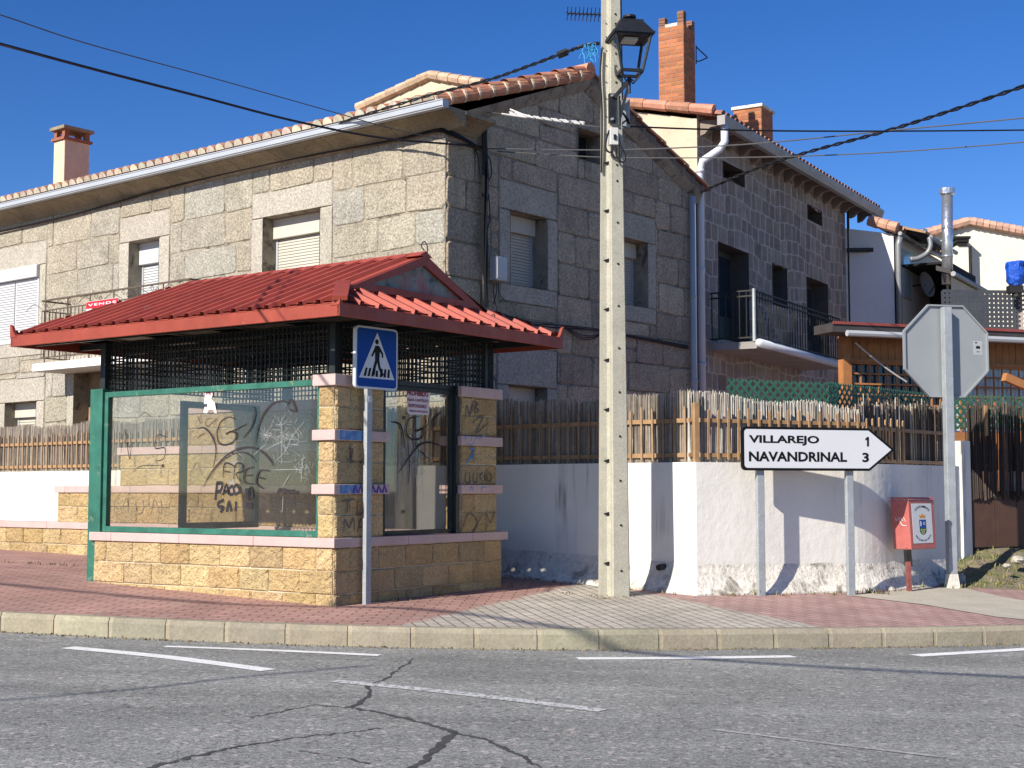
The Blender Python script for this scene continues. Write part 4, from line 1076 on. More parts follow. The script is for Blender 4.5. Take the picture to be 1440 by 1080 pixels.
# flue
p0, p1 = atY(1332, 400, 29.5), atY(1332, 275, 29.5)
fl = thing('flue_pipe', 'tall shiny steel flue pipe with a round cowl against the sky', 'flue', p0)
b = MB(); b.tube([p0, p1], .115, 14)
for k in (.3, .62): q = p0.lerp(p1, k); b.tube([q, q + V((0, 0, .05))], .122, 14)
b.build('pipe', m_steel_pipe, fl, smooth=True)
b = MB(); b.tube([p1 + V((0, 0, .02)), p1 + V((0, 0, .03)), p1 + V((0, 0, .15)), p1 + V((0, 0, .17))], [.12, .165, .165, .05], 14); b.build('cowl', m_steel_pipe, fl)
p0, p1 = atY(1295, 345, 31.5), atY(1295, 324, 31.5)
b = MB(); b.tube([p0, p1, p1 + V((0, 0, .02))], [.15, .15, .13], 12); one('vent_pipe', b, m_steel_pipe, 'short stubby metal vent above the dark shed roof', 'vent', smooth=False)
# cream house
YC = 40.0; o = atY(1361, 420, YC); FC = Frame((o.x, o.y), (1, -.05), (-.05, -1))
cr = thing('cream_house', 'plain cream rendered gable house far behind the mesh screen', 'house', (o.x, o.y, .2))
ap = FC.pix(1361, 312); lf = FC.pix(1272, 337); rt = FC.pix(1470, 332)
b = MB(); b.prism(FC, [(lf[0], -.4), (rt[0], -.4), (rt[0], rt[1] - .05), (ap[0], ap[1] - .05), (lf[0], lf[1] - .05)], -8, 0); b.build('wall', m_cream_house, cr)
b = MB()
for (p, q, n) in ((lf, ap, 9), (rt, ap, 12)):
    for k in range(n):
        t0, t1 = k / n, (k + 1.04) / n
        A = FC.P(p[0] + (q[0] - p[0]) * t0, p[1] + (q[1] - p[1]) * t0, .1); B = FC.P(p[0] + (q[0] - p[0]) * t1, p[1] + (q[1] - p[1]) * t1, .1)
        b.tube([A, B], [.15, .12], 8, jc((.56, .33, .24), .12))
    b.face([FC.P(p[0], p[1], .1), FC.P(q[0], q[1], .1), FC.P(q[0], q[1], -8), FC.P(p[0], p[1], -8)], (.5, .26, .18))
b.build('roof', m_tile, cr, recalc=False)
b = MB(); v0_ = FC.pix(1338, 350); v1_ = FC.pix(1356, 392); b.box(FC, v0_[0], v1_[0], v1_[1], v0_[1], 0, .5); vb_ = b.build('vent_stack', m_cream_house, cr)
b = MB()
for k in range(3): b.box(FC, v0_[0] - .06 + .05 * (2 - k), v1_[0] + .06 - .05 * (2 - k), v0_[1] + k * .1, v0_[1] + k * .1 + .07, -.0, .56)
b.build('louvre', m_dark, vb_)
b = MB(); b.tube([FC.P(v1_[0] + .06, v0_[1], .4), FC.P(v1_[0] + .06, v1_[1] - .5, .4)], .06, 8); b.build('pipe', m_iron, vb_)
A = atY(1337, 385, 29); B = A + U2 * hit2((A.x, A.y), (U2.x, U2.y), 1386, 412)
b = MB(); iv = N2 * -.3 + V((0, 0, .1)); lr = thing('lean_to_roof', 'sloping grey lean-to roof edge below the cream house wall', 'roof', A)
b.hull([A, A + iv, A + iv + V((0, 0, .1)), A + V((0, 0, .1))], [B, B + iv, B + iv + V((0, 0, .1)), B + V((0, 0, .1))]); b.build('sheet', m_roofdark, lr)
b = MB(); b.tube([A + N2 * .05, B + N2 * .05], .055, 8); b.build('gutter', m_alu, lr)
b = MB(); b.face([A - V((0, 0, .05)), B - V((0, 0, .05)), B - V((0, 0, 5)), A - V((0, 0, 5))]); b.build('wall', m_cream_plaster, lr)

# conservatory (timber, trellis windows, dark roof)
YP = 20.5; o = atY(1190, 540, YP); UPg = V((.945, .327, 0)).normalized(); NPg = V((.327, -.945, 0)).normalized(); FPg = Frame((o.x, o.y), UPg, NPg)
pg = thing('timber_conservatory', 'orange timber conservatory with trellis windows and a flat dark roof', 'conservatory', (o.x, o.y, .2))
p1_ = FPg.pix(1480, 540)[0]; zr1 = FPg.pix(1200, 462)[1]; zr0 = FPg.pix(1200, 478)[1]
ur_ = FPg.pix(1172, 461, .57)[0]
b = MB(); b.box(FPg, ur_, p1_, zr0 + .04, zr1, .05, .55); b.build('roof', m_roofdark, pg)
b = MB(); b.box(FPg, ur_, p1_, zr1 - .02, zr1 + .02, .552, .57); b.build('roof_edge', m_redtrim, pg)
b = MB(); b.tube([FPg.P(ur_ + .2, zr0 + .02, .6), FPg.P(p1_, zr0 + .02, .6)], .045, 8); b.build('gutter', m_frame_grey, pg)
zt0_ = FPg.pix(1240, 493)[1]; zt1_ = FPg.pix(1240, 506)[1]; zt2_ = FPg.pix(1240, 511)[1]
b = MB(); 
u = 0.0
while u < p1_:
    b.box(FPg, u + .004, min(u + .12, p1_) - .004, zt1_, zr0 + .1, -.03, .0 + R.uniform(0, .006)); u += .12
b.box(FPg, -.05, p1_, zt2_, zt1_, -.03, .05); b.box(FPg, -.08, .06, -.3, zr0 + .05, -.08, .06)
b.box(FPg, -.02, p1_, -.3, zt2_ - 1.0, -.03, .0)
b.build('timber_wall', m_wood_red, pg)
um = FPg.pix(1330, 525)[0]
for (a, c, gm, cc) in ((.1, um - .1, m_darkglass, 11), (um + .1, p1_, m_paleglass, 13)):
    b = MB(); b.box(FPg, a, c, zt2_ - 1.0, zt2_, -.10, -.06); w_ = b.build('window', gm, pg)
    b = MB(); n = int((c - a) / .145)
    for k in range(n + 1): b.box(FPg, a + (c - a) * k / n - .012, a + (c - a) * k / n + .012, zt2_ - 1.0, zt2_, -.02, .0)
    for k in range(7): b.box(FPg, a, c, zt2_ - .15 * k - .024, zt2_ - .15 * k, .001, .02)
    b.build('trellis', m_wood_red, w_)
b = MB(); A = FPg.P(*FPg.pix(1203, 482, .3), .3); B = FPg.P(*FPg.pix(1275, 537, .3), .3); b.tube(arc(A, B, .03, 6), .012, 5); b.build('stay', m_plasticwhite, pg)
b = MB(); A = FPg.P(*FPg.pix(1412, 530, .4), .4); B = FPg.P(*FPg.pix(1442, 543, .4), .4); b.beam(A, B, .1, .12); b.build('brace', m_wood_red, pg)
# mesh privacy screen on the terrace
o = atY(1330, 470, 23.0); FM = Frame((o.x, o.y), (.99, .1), (.1, -.99))
ms = thing('mesh_screen', 'dark grey perforated plastic screen above the conservatory roof', 'screen', (o.x, o.y, zr1))
m0, m1 = FM.pix(1326, 440)[0], FM.pix(1432, 440)[0]; mz0, mz1 = FM.pix(1380, 472)[1] - .1, FM.pix(1380, 410)[1]
def grid(b, F, a, c, z0, z1, p, w, o, th=.012):
    n = int((c - a) / p)
    for k in range(n + 1): b.box(F, a + k * (c - a) / n - w / 2, a + k * (c - a) / n + w / 2, z0, z1, o, o + th)
    n = int((z1 - z0) / p)
    for k in range(n + 1): b.box(F, a, c, z0 + k * (z1 - z0) / n - w / 2, z0 + k * (z1 - z0) / n + w / 2, o + .001, o + th + .001)
b = MB(); grid(b, FM, m0, m1, mz0, mz1, .075, .05, 0); b.build('mesh', m_mesh_grey, ms)
FM2 = Frame(FM.P(m1, 0, 0), (.45, -.89), (-.89, -.45)); b = MB(); grid(b, FM2, 0, 1.5, mz0, mz1, .075, .035, 0); b.build('mesh', M('beige_mesh', (.36, .3, .27), .6), ms)
b = MB(); b.box(FM, m1 - .03, m1 + .03, mz0, mz1 + .02, -.03, .02); b.build('post', m_mesh_grey, ms)
o = atY(1428, 385, 22.8); bg = thing('plastic_bag', 'bright blue plastic bag wrapped over a post top on the terrace corner', 'bag', o - V((0, 0, .35)))
b = MB(); n_, k_ = 12, 9
rings = []
for i in range(k_ + 1):
    th = pi * i / k_; rad = (.125, .15, .16, .15, .16, .155, .14, .12, .10, .07)[i] if 0 < i < k_ else .02
    rings.append([o + V((cos(a * 2 * pi / n_) * rad * R.uniform(.85, 1.15), sin(a * 2 * pi / n_) * rad * R.uniform(.85, 1.15), cos(th) * .21 + R.uniform(-.012, .012))) for a in range(n_)])
for A, B in zip(rings, rings[1:]):
    for j in range(n_): b.face([A[j], A[(j + 1) % n_], B[(j + 1) % n_], B[j]])
b.build('bag', m_blue_plastic, bg, smooth=True, recalc=False)
b = MB(); b.tube([o - V((0, 0, .16)), o - V((0, 0, .38))], .07, 8); b.box(Frame((o.x, o.y, o.z), (1, 0), (0, -1)), -.13, .1, -.32, -.2, -.08, .08); b.build('post', m_iron, bg)

# ------------------------------------------------------------------ bus shelter
P0 = V((-1.5701, 12.4477, 0)); a2 = V((-.816, .578, 0)).normalized(); b2 = V((.578, .816, 0)).normalized()
FF = Frame(P0, a2, -b2)          # front, u to the left
FR = Frame(P0, b2, -a2)          # right side, u away
SL, SD = 3.25, 2.52
FBW = Frame(P0 + b2 * SD, a2, -b2)   # back wall inner face plane (seen from the front)
FLs = Frame(P0 + a2 * SL, b2, a2)    # left side
st = thing('bus_shelter', 'bus shelter of yellow stone blocks with dusty scribbled glass and a red sheet roof', 'bus shelter', P0 + V((0, 0, .22)))
ZB0, ZB1 = .735, .82; BANDS = [(1.206, 1.294), (1.683, 1.777), (2.168, 2.27)]
YC_ = lambda: jc(R.choice(((.54, .385, .185), (.50, .35, .165), (.57, .42, .215), (.49, .36, .19))), .1)
TH = .18
def blockwall(F, u0, u1, z0, z1, name='wall', th=TH, ends=True, sides=True):
    b = MB(); 
    b.box(F, u0 + .003, u1 - .003, z0, z1, -th, 0, m=1)
    masonry(b, F, u0, u1, z0, z1, (.205, .205), (.38, .42), .009, .016, YC_, jit=.004, cham=.006, regular=True)
    Fb = Frame(F.P(0, 0, -th), F.u, -F.n); masonry(b, Fb, u0, u1, z0, z1, (.205, .205), (.38, .42), .009, .016, YC_, jit=.004, cham=.006, regular=True)
    if ends:
        for uu, sg in ((u0, -1), (u1, 1)):
            Fe = Frame(F.P(uu, 0, -th), F.n, F.u * sg); masonry(b, Fe, 0, th, z0, z1, (.205, .205), (.38, .42), .009, .014, YC_, jit=.004, cham=.006, regular=True)
    return b
def build_bw(b, name='base_wall'): return b.build(name, [m_block, m_blockmortar], st, recalc=False)
zA = -.05
def courses_down(F, u0, u1):   # the base goes down below the pavement
    return blockwall(F, u0, u1, ZB0 - .205 * 4, ZB0)
build_bw(courses_down(FF, 0, SL)); build_bw(courses_down(FR, 0, SD))
def coping(F, u0, u1, z0, z1, th=TH, ov=.035, name='coping', joints=1.0):
    b = MB(); u = u0; k = 0
    while u < u1 - .01:
        e = min(u1, u + joints)
        if u1 - e < .2: e = u1
        b.box(F, u + (.002 if k else 0), e - (.002 if e < u1 else 0), z0, z1, -th - ov, ov); u = e; k += 1
    return b.build(name, m_coping, st, bev=.006)
coping(FF, -.04, SL + .05, ZB0, ZB1); coping(FR, .0, SD + .08, ZB0, ZB1 - .001, ov=.034)
# pillars: corner, right far, back wall
def pillar(F, u0, u1, th, ovu=.04):
    z = ZB1; b = None
    for zb0, zb1 in BANDS:
        bb = blockwall(F, u0, u1, z, zb0, th=th)
        build_bw(bb, 'pillar')
        c = MB(); c.box(F, u0 - ovu, u1 + ovu, zb0, zb1, -th - ovu, ovu); c.build('band', m_coping, st, bev=.006); z = zb1
PW = FF.pix(448, 650)[0]
pillar(FR, .0, .66, PW, .045)
fu0 = FR.pix(648, 650)[0]; fu1 = FR.pix(696, 650)[0]
pillar(FR, fu0, fu1 + .02, TH, .05)
# back wall: full height, then stepping down to the left
bwl0 = FBW.pix(318, 640)[0]; bwl1 = FBW.pix(256, 640)[0]; st1 = FBW.pix(170, 640)[0]; st2 = FBW.pix(82, 690)[0]
bu = FBW.pix(512, 640)[0]
build_bw(blockwall(FBW, 0.2, 12, ZB0 - .205 * 4, ZB0), 'back_wall'); coping(FBW, .2, 12, ZB0, ZB1, name='coping', joints=1.2)
for (u0, u1, zz0, zz1) in ((bu, bwl1, ZB1, BANDS[0][0]), (bwl1, st2, ZB1, BANDS[0][0]), (bu, st1, BANDS[0][1], BANDS[1][0]), (bu, bwl1, BANDS[1][1], BANDS[2][0])):
    build_bw(blockwall(FBW, u0, u1, zz0, zz1), 'back_wall')
for (u0, u1, bi) in ((bu, st2, 0), (bu, st1, 1), (bu, bwl1, 2)): coping(FBW, u0 - .03, u1 + .04, *BANDS[bi], name='band', joints=1.3)
# green frames and glass
def glazed(F, u0, u1, z0, z1, fw, mat, name='window', o=-.09):
    b = MB(); b.box(F, u0, u0 + fw, z0, z1, o - .03, o + .03); b.box(F, u1 - fw, u1, z0, z1, o - .03, o + .03); b.box(F, u0 + fw, u1 - fw, z1 - fw, z1, o - .029, o + .029); b.box(F, u0 + fw, u1 - fw, z0, z0 + fw, o - .029, o + .029)
    w = b.build(name, mat, st, bev=.004)
    b = MB(); b.box(F, u0 + fw - .005, u1 - fw + .005, z0 + fw - .005, z1 - fw + .005, o - .004, o + .004); p = b.build('pane', m_glass, w)
    return w, p
gz0, gz1 = ZB1 + .0, 2.235
g0 = PW + .0; g1_ = SL - .07
wF, paneF = glazed(FF, g0, g1_, gz0 + .003, gz1, .055, m_green, o=-.06)
b = MB(); b.box(FF, SL - .07, SL + .12, .1, 2.27, -.11, .0); b.build('green_post', m_green, st, bev=.006)
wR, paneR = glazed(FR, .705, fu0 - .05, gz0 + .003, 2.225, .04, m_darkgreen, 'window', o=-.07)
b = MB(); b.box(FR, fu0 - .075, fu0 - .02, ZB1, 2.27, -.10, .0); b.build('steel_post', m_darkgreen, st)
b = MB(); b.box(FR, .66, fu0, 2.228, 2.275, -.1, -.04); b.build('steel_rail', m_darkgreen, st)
la, lb = 1.06, 2.2
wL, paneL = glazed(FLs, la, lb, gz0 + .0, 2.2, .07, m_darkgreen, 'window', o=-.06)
# roof posts
def post(F, u, o, z0=2.2, w=.05):
    b = MB(); b.box(F, u - w / 2, u + w / 2, z0, 2.74, o - w, o); b.build('roof_post', m_darkgreen, st)
post(FF, .1, -.07, w=.07); post(FF, SL - .03, -.03, w=.075); post(FR, fu1 - .08, -.05, w=.05); post(FBW, SL - .1, -.06, w=.09); post(FBW, .25, -.06, w=.05); post(FF, SL * .5, -2.46, w=.04); post(FBW, bu - .05, -.05, w=.045)
# grilles under the eaves
def grille(F, u0, u1, z0, z1, o):
    b = MB(); p = .056
    n = int((u1 - u0) / p)
    for k in range(n + 1): u = u0 + (u1 - u0) * k / n; b.tube([F.P(u, z0, o), F.P(u, z1, o)], .0085, 4, cap=False)
    n = int((z1 - z0) / p)
    for k in range(n + 1): z = z0 + (z1 - z0) * k / n; b.tube([F.P(u0, z, o - .006), F.P(u1, z, o - .006)], .0085, 4, cap=False)
    b.build('grille', m_darkgreen, st)
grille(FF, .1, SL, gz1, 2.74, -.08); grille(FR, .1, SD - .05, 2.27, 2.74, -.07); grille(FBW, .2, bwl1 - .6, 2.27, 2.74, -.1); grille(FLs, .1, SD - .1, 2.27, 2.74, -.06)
# roof
C = P0 - a2 * .5 - b2 * .5
RL, RD = 4.52, 3.43
ZF0, ZF1 = 2.705, 2.818
FRf = Frame(C, a2, -b2); 
def RP(s, e, z): q = C + a2 * s + b2 * e; return V((q.x, q.y, z))
sr, sl_ = .5, RL - .72; e0, e1 = .6, 2.62; ZR = 3.49
def zslope(e): return ZF1 + (ZR - ZF1) * (e / (RD / 2) if e <= RD / 2 else (RD - e) / (RD / 2))
zg = zslope(e0)
b = MB()
def rib_profile(L, pitch=.205):
    """(pos, height) samples of a trapezoid profile"""
    out = []; x = 0
    while x < L - .02:
        for d, h in ((0, 0), (.018, .042), (.058, .042), (.076, 0)):
            if x + d < L: out.append((x + d, h))
        x += pitch
    out.append((L, 0)); return out
prof = rib_profile(RL)
extra = [(s_, 0) for s_ in (sr, sl_)]
def hgt(s_):
    for (x0, h0), (x1, h1) in zip(prof, prof[1:]):
        if x0 <= s_ <= x1: return h0 + (h1 - h0) * (s_ - x0) / max(1e-6, x1 - x0)
    return 0
prof_f = sorted(set(prof + [(s_, hgt(s_)) for s_ in (sr, sl_)]))
for back in (0, 1):
    def pt(s_, h, e): 
        ee = RD - e if back else e
        return RP(s_, ee, zslope(ee) + h)
    def emax(s_, side):
        if s_ < sr - 1e-6 or (abs(s_ - sr) < 1e-6 and side < 0): return e0 * s_ / sr
        if s_ > sl_ - 1e-6: return RD / 2 * (RL - s_) / (RL - sl_)
        return RD / 2
    for (x0, h0), (x1, h1) in zip(prof_f, prof_f[1:]):
        ea, eb = emax(x0, 1), emax(x1, -1)
        b.face([pt(x0, h0, -.004), pt(x1, h1, -.004), pt(x1, h1, eb), pt(x0, h0, ea)])
# end skirts (right and left)
prof_r = rib_profile(RD, .245)
for end in (0, 1):
    dd = sr if not end else RL - sl_
    def pe(e, h, k):   # k 0 at fascia, 1 at the gablet foot
        s_ = (dd * k) if not end else RL - dd * k
        return RP(s_, e, ZF1 + ((zg if not end else ZR) - ZF1) * k + h)
    for (x0, h0), (x1, h1) in zip(prof_r, prof_r[1:]):
        def km(e): return min(1, e / e0, (RD - e) / (RD - e1)) if not end else min(e, RD - e) / (RD / 2)
        b.face([pe(x0, h0, -.012), pe(x1, h1, -.012), pe(x1, h1, km(x1)), pe(x0, h0, km(x0))])
roofo = b.build('roof', m_red_roof, st, recalc=False)
# ridge cap and gablets
b = MB(); b.hull([RP(sr - .05, RD / 2 - .1, ZR - .01), RP(sr - .05, RD / 2, ZR + .045), RP(sr - .05, RD / 2 + .1, ZR - .01)], [RP(sl_, RD / 2 - .1, ZR - .01), RP(sl_, RD / 2, ZR + .035), RP(sl_, RD / 2 + .1, ZR - .01)]); b.build('ridge_cap', m_red_roof, st)
for s_, sg in ((sr, -1),):
    b = MB(); i = .0
    tri = [(e0, zg), (RD / 2, ZR), (e1, zg)]
    cx, cz = (e0 + e1) / 2, zg + (ZR - zg) / 3
    inn = [(cx + (u - cx) * .70, cz + (z - cz) * .62 + .01) for u, z in tri]
    oo = s_ + sg * .02; b.face([RP(oo, u, z) for u, z in tri]); 
    b.build('gablet_panel', m_gablet, st, recalc=False)
    b = MB(); o1_, o2_ = s_ + sg * .026, s_ + sg * .06
    for k in range(3):
        A, B = tri[k], tri[(k + 1) % 3]; a_, b__ = inn[k], inn[(k + 1) % 3]
        b.hull([RP(o1_, *A), RP(o1_, *B), RP(o1_, *b__), RP(o1_, *a_)], [RP(o2_, *A), RP(o2_, *B), RP(o2_, *b__), RP(o2_, *a_)])
    b.build('gablet_frame', m_red_fascia, st)
# hip flashing pieces
for s0, e0_, s1_, e1_ in ((0, 0, sr, e0), ):
    b = MB(); b.beam(RP(s0 - .005, e0_ - .005 if e0_ == 0 else e0_, ZF1 + .035), RP(s1_, e1_, zg + .05), .13, .035); b.build('hip_flashing', m_red_fascia, st)
# fascia
FFa = Frame(C, a2, -b2); FRa = Frame(C, b2, -a2); FBa = Frame(C + b2 * RD, a2, b2); FLa = Frame(C + a2 * RL, b2, a2)
b = MB(); b.box(FFa, -.001, RL + .001, ZF0, ZF1 + .004, -.03, .0); b.build('fascia', m_red_fascia, st, bev=.004)
b = MB(); b.box(FRa, .0, RD, ZF0 + .001, ZF1 + .003, -.03, .002); b.build('fascia', m_red_fascia, st, bev=.004)
b = MB(); b.box(FBa, .031, RL - .031, ZF0, ZF1 + .004, -.03, .0); b.build('fascia', m_red_fascia, st)
b = MB(); b.box(FLa, .0, RD, ZF0 + .001, ZF1 + .003, -.03, .002); b.build('fascia', m_red_fascia, st)
b = MB(); 
for Fr, u in ((FFa, RL), (FRa, RD), (FFa, 0.0)):
    sg = -1 if u else 1
    hh_ = .08 if u else .02
    b = MB(); b.prism(Fr, [(u - sg * .005, ZF1 - .02), (u + sg * .10, ZF1 - .02), (u + sg * .055, ZF1 + .03), (u + sg * .02, ZF1 + hh_ * 1.2), (u - sg * .012, ZF1 + hh_ * 1.45)], -.028, .006); b.build('corner_lug', m_red_fascia, st)
# underside: purlins and dark ceiling mesh
b = MB()
for k in range(6):
    e = .25 + k * (RD - .5) / 5; b.beam(RP(.05, e, ZF0 + .05), RP(RL - .05, e, ZF0 + .05), .04, .06)
for k in range(5):
    s_ = .3 + k * (RL - .6) / 4; b.beam(RP(s_, .05, ZF0 + .105), RP(s_, RD - .05, ZF0 + .105), .04, .05)
b.build('ceiling_frame', m_darkgreen, st)
b = MB(); b.face([RP(.03, .03, ZF0 + .14), RP(RL - .03, .03, ZF0 + .14), RP(RL - .03, RD - .03, ZF0 + .14), RP(.03, RD - .03, ZF0 + .14)]); b.build('ceiling', m_darkgreen, st)
b = MB(); p = RP(sr - .03, RD / 2, ZR + .05); b.tube(smooth_line([p, p + V((-.03, 0, .05)), p + V((0, 0, .09)), p + V((.03, 0, .03)), p + V((.02, 0, -.1))], 4), .006, 5); b.build('wire_hook', m_iron, st)

# graffiti on the front glass
og = -.054
def px_stroke(mb, F, pts, w, o, n=5, taper=True):
    mb.ribbon(F, sm2([F.pix(x, y, o) for x, y in pts], n), w, o, taper=taper)
def Z8(pts): return [(260 + x / 5.4, 520 + y / 5.4) for x, y in pts]
def Z1(pts): return [(x / 3, 520 + y / 3) for x, y in pts]
b = MB()
for s_, w in (
    ([(95, 450), (140, 440), (190, 480), (230, 560), (235, 640), (215, 740)], .022),
    ([(380, 375), (330, 360), (270, 400), (245, 490), (260, 555), (310, 570), (370, 545), (390, 490), (350, 470), (310, 490), (400, 445), (470, 410)], .02),
    ([(520, 280), (530, 340), (500, 440), (440, 520)], .018),
    ([(530, 570), (550, 450), (600, 330), (670, 255), (740, 238), (790, 255)], .02),
    ([(770, 290), (805, 225), (840, 315), (770, 290)], .02),
    ([(140, 890), (200, 780), (300, 665), (400, 605), (490, 590), (580, 620), (650, 690), (670, 730)], .022),
    ([(170, 840), (290, 690), (400, 630), (480, 640), (540, 700)], .012),
    ([(290, 820), (305, 710), (390, 740)], .018), ([(300, 770), (350, 780)], .014),
    ([(370, 830), (385, 720), (430, 715), (435, 770), (390, 790), (430, 865)], .018),
    ([(520, 740), (460, 760), (450, 850), (520, 870)], .018), ([(455, 805), (510, 800)], .015),
    ([(640, 770), (565, 770), (540, 860), (600, 905)], .02), ([(550, 815), (610, 830)], .016),
    ([(95, 350), (120, 410)], .01), ([(210, 370), (170, 375), (155, 410), (175, 430), (200, 410), (240, 370), (220, 420)], .009),
    ([(150, 480), (90, 520)], .01),
    ): px_stroke(b, FF, Z8(s_), w, og)
for s_, w in (
    ([(510, 350), (528, 250), (540, 340), (548, 375), (556, 290)], .012), ([(525, 300), (548, 330)], .010),
    ([(700, 285), (665, 275), (655, 330), (695, 330), (690, 375), (655, 385)], .014),
    ([(560, 430), (600, 405), (690, 405)], .008), ([(680, 400), (680, 460)], .007), ([(685, 398), (690, 412)], .03),
    ([(590, 200), (610, 180), (640, 200)], .006),
    ): px_stroke(b, FF, Z1(s_), w, og)
b.build('graffiti', m_spray, paneF, recalc=False)
b = MB()
for s_, w in (
    ([(232, 990), (245, 860)], .034), ([(240, 860), (285, 865), (270, 920), (240, 925)], .034), ([(290, 955), (315, 870), (335, 950)], .03), ([(295, 925), (335, 920)], .026), ([(365, 880), (335, 905), (345, 950), (370, 940)], .03), ([(395, 870), (370, 900), (385, 945), (415, 920), (395, 870)], .03),
    ([(300, 990), (255, 1010), (260, 1040), (295, 1045), (270, 1085)], .036), ([(320, 1080), (335, 1000), (355, 1075)], .036), ([(385, 1075), (390, 1000)], .034),
    ([(470, 900), (480, 980), (500, 900), (505, 975)], .05), ([(460, 1020), (510, 1040)], .05),
    ([(705, 935), (715, 905), (730, 915), (710, 930)], .016), ([(745, 930), (750, 905), (765, 920), (745, 935)], .016), ([(778, 940), (780, 915), (795, 918), (785, 930), (797, 942)], .014), ([(805, 915), (830, 915)], .014), ([(817, 915), (817, 945)], .014), ([(835, 920), (845, 945), (858, 918)], .014),
    ): px_stroke(b, FF, Z8(s_), w, og + .001, 3, False)
b.build('graffiti', m_spray, paneF, recalc=False)
# scratches
b = MB()
def scr(F, cx, cy, n, ln, o, w=.0035):
    for k in range(n):
        x, y = cx + R.gauss(0, ln * .55), cy + R.gauss(0, ln * .7); a = R.uniform(0, pi); l = R.uniform(.2, 1) * ln
        px_stroke(b, F, [(x - cos(a) * l * .5, y - sin(a) * l * .5), (x + R.uniform(-1, 1), y + R.uniform(-1, 1)), (x + cos(a) * l * .5, y + sin(a) * l * .5)], w * R.uniform(.5, 1.2), o, 2)
scr(FF, 400, 610, 90, 20, og, .0022); scr(FF, 330, 640, 40, 16, og, .002); scr(FF, 425, 655, 40, 12, og, .002); scr(FF, 220, 640, 40, 18, og, .0018)
for k in range(11):
    a = k * 2 * pi / 11; px_stroke(b, FF, [(373, 612), (373 + cos(a) * R.uniform(6, 15), 612 + sin(a) * R.uniform(6, 15))], .003, og, 2)
    px_stroke(b, FF, [(327, 679), (327 + cos(a) * R.uniform(4, 9), 679 + sin(a) * R.uniform(4, 9))], .004, og, 2)
for s_ in ([(910, 390), (820, 500), (760, 620), (680, 700)], [(735, 400), (735, 720)], [(520, 650), (620, 560)], [(660, 760), (890, 755)], [(900, 640), (880, 860)], [(745, 960), (740, 1080)], [(610, 610), (740, 540)], [(800, 790), (740, 890)]): px_stroke(b, FF, Z8(s_), .004, og, 4)
b.build('scratches', m_scratch, paneF, recalc=False)
b = MB(); scr(FR, 580, 640, 130, 20, -.064, .0035)
for k in range(26): x = R.gauss(575, 12); px_stroke(b, FR, [(x, R.uniform(590, 640)), (x + R.uniform(-4, 4), R.uniform(660, 740))], .0035, -.064, 2)
b.build('scratches', m_scratch, paneR, recalc=False)
def Z5(pts): return [(470 + x / 4.152, 440 + y / 4.152) for x, y in pts]
b = MB()
for s_, w in (([(340, 635), (385, 650), (405, 720), (410, 790)], .02), ([(500, 605), (440, 620), (420, 690), (450, 735), (510, 730), (520, 680), (480, 690), (540, 660), (550, 610)], .018), ([(575, 690), (585, 620), (630, 575)], .02), ([(625, 775), (560, 755), (500, 770), (440, 840), (375, 935)], .02), ([(500, 800), (545, 850)], .014), ([(430, 760), (440, 900), (430, 1000)], .014), ([(470, 700), (490, 800), (480, 950)], .012)):
    px_stroke(b, FR, Z5(s_), w, -.063)
b.build('graffiti', m_spray, paneR, recalc=False)
# tags on the pillars
b = MB(); op = .024
for s_ in ([(765, 620), (775, 540), (790, 600), (805, 530), (805, 590)], [(815, 580), (812, 520), (840, 530), (825, 550), (845, 570), (820, 585)], [(810, 640), (870, 600), (830, 700), (900, 640)],
           [(770, 925), (768, 985), (795, 985), (790, 930)], [(815, 930), (815, 985), (835, 980), (835, 930)], [(870, 930), (850, 955), (870, 985)], [(880, 930), (882, 985)], [(900, 935), (895, 975), (918, 980), (915, 940), (900, 935)]):
    px_stroke(b, FR, Z5(s_), .018, op)
for s_ in ([(85, 790), (110, 800), (95, 860)], [(95, 780), (105, 880)], [(70, 850), (120, 870)], [(150, 880), (180, 850), (175, 900)]): px_stroke(b, FR, Z5(s_), .014, op)
for s_ in ([(480, 705), (500, 702)], [(490, 702), (488, 722)], [(503, 704), (503, 722), (510, 720), (511, 703)], [(484, 748), (485, 730), (491, 742), (497, 728), (499, 748)], [(503, 748), (508, 730), (513, 748)], [(505, 741), (512, 741)], [(650, 745), (660, 722), (672, 735), (664, 750), (680, 722)], [(684, 720), (690, 735), (696, 718)]): px_stroke(b, FR, s_, .016, op)
b.build('graffiti', m_spray_grey, st, recalc=False)
b = MB(); b.box(FR, .02, .40, BANDS[1][0] + .005, BANDS[1][1] - .004, .0455, .047); b.box(FR, .03, .28, BANDS[0][0] + .005, BANDS[0][1] - .004, .0455, .047)
for s_ in ([(790, 790), (815, 800), (800, 840), (770, 880)], [(800, 830), (815, 850)]): px_stroke(b, FR, Z5(s_), .03, op)
b.build('graffiti', m_spray_blue, st, recalc=False)
b = MB(); 
for u in (.2, .27, .36, .44, .52, .6): b.ribbon(FR, [(u, BANDS[0][0] + .01), (u + .03, BANDS[0][1] - .01), (u + .06, BANDS[0][0] + .015)], .03, .048)
b.build('graffiti', m_spray_purple, st, recalc=False)
b = MB()
for s_ in ([(770, 740), (765, 725), (790, 720)], [(800, 750), (805, 720)], [(820, 745), (835, 720), (850, 745)], [(860, 740), (865, 720), (890, 725)], [(775, 760), (800, 770), (820, 755)], [(790, 1040), (800, 1015), (815, 1040)], [(860, 1040), (865, 1018), (890, 1020)]): px_stroke(b, FR, Z5(s_), .012, .052)
b.build('graffiti', m_spray_blue, st, recalc=False)
b = MB()
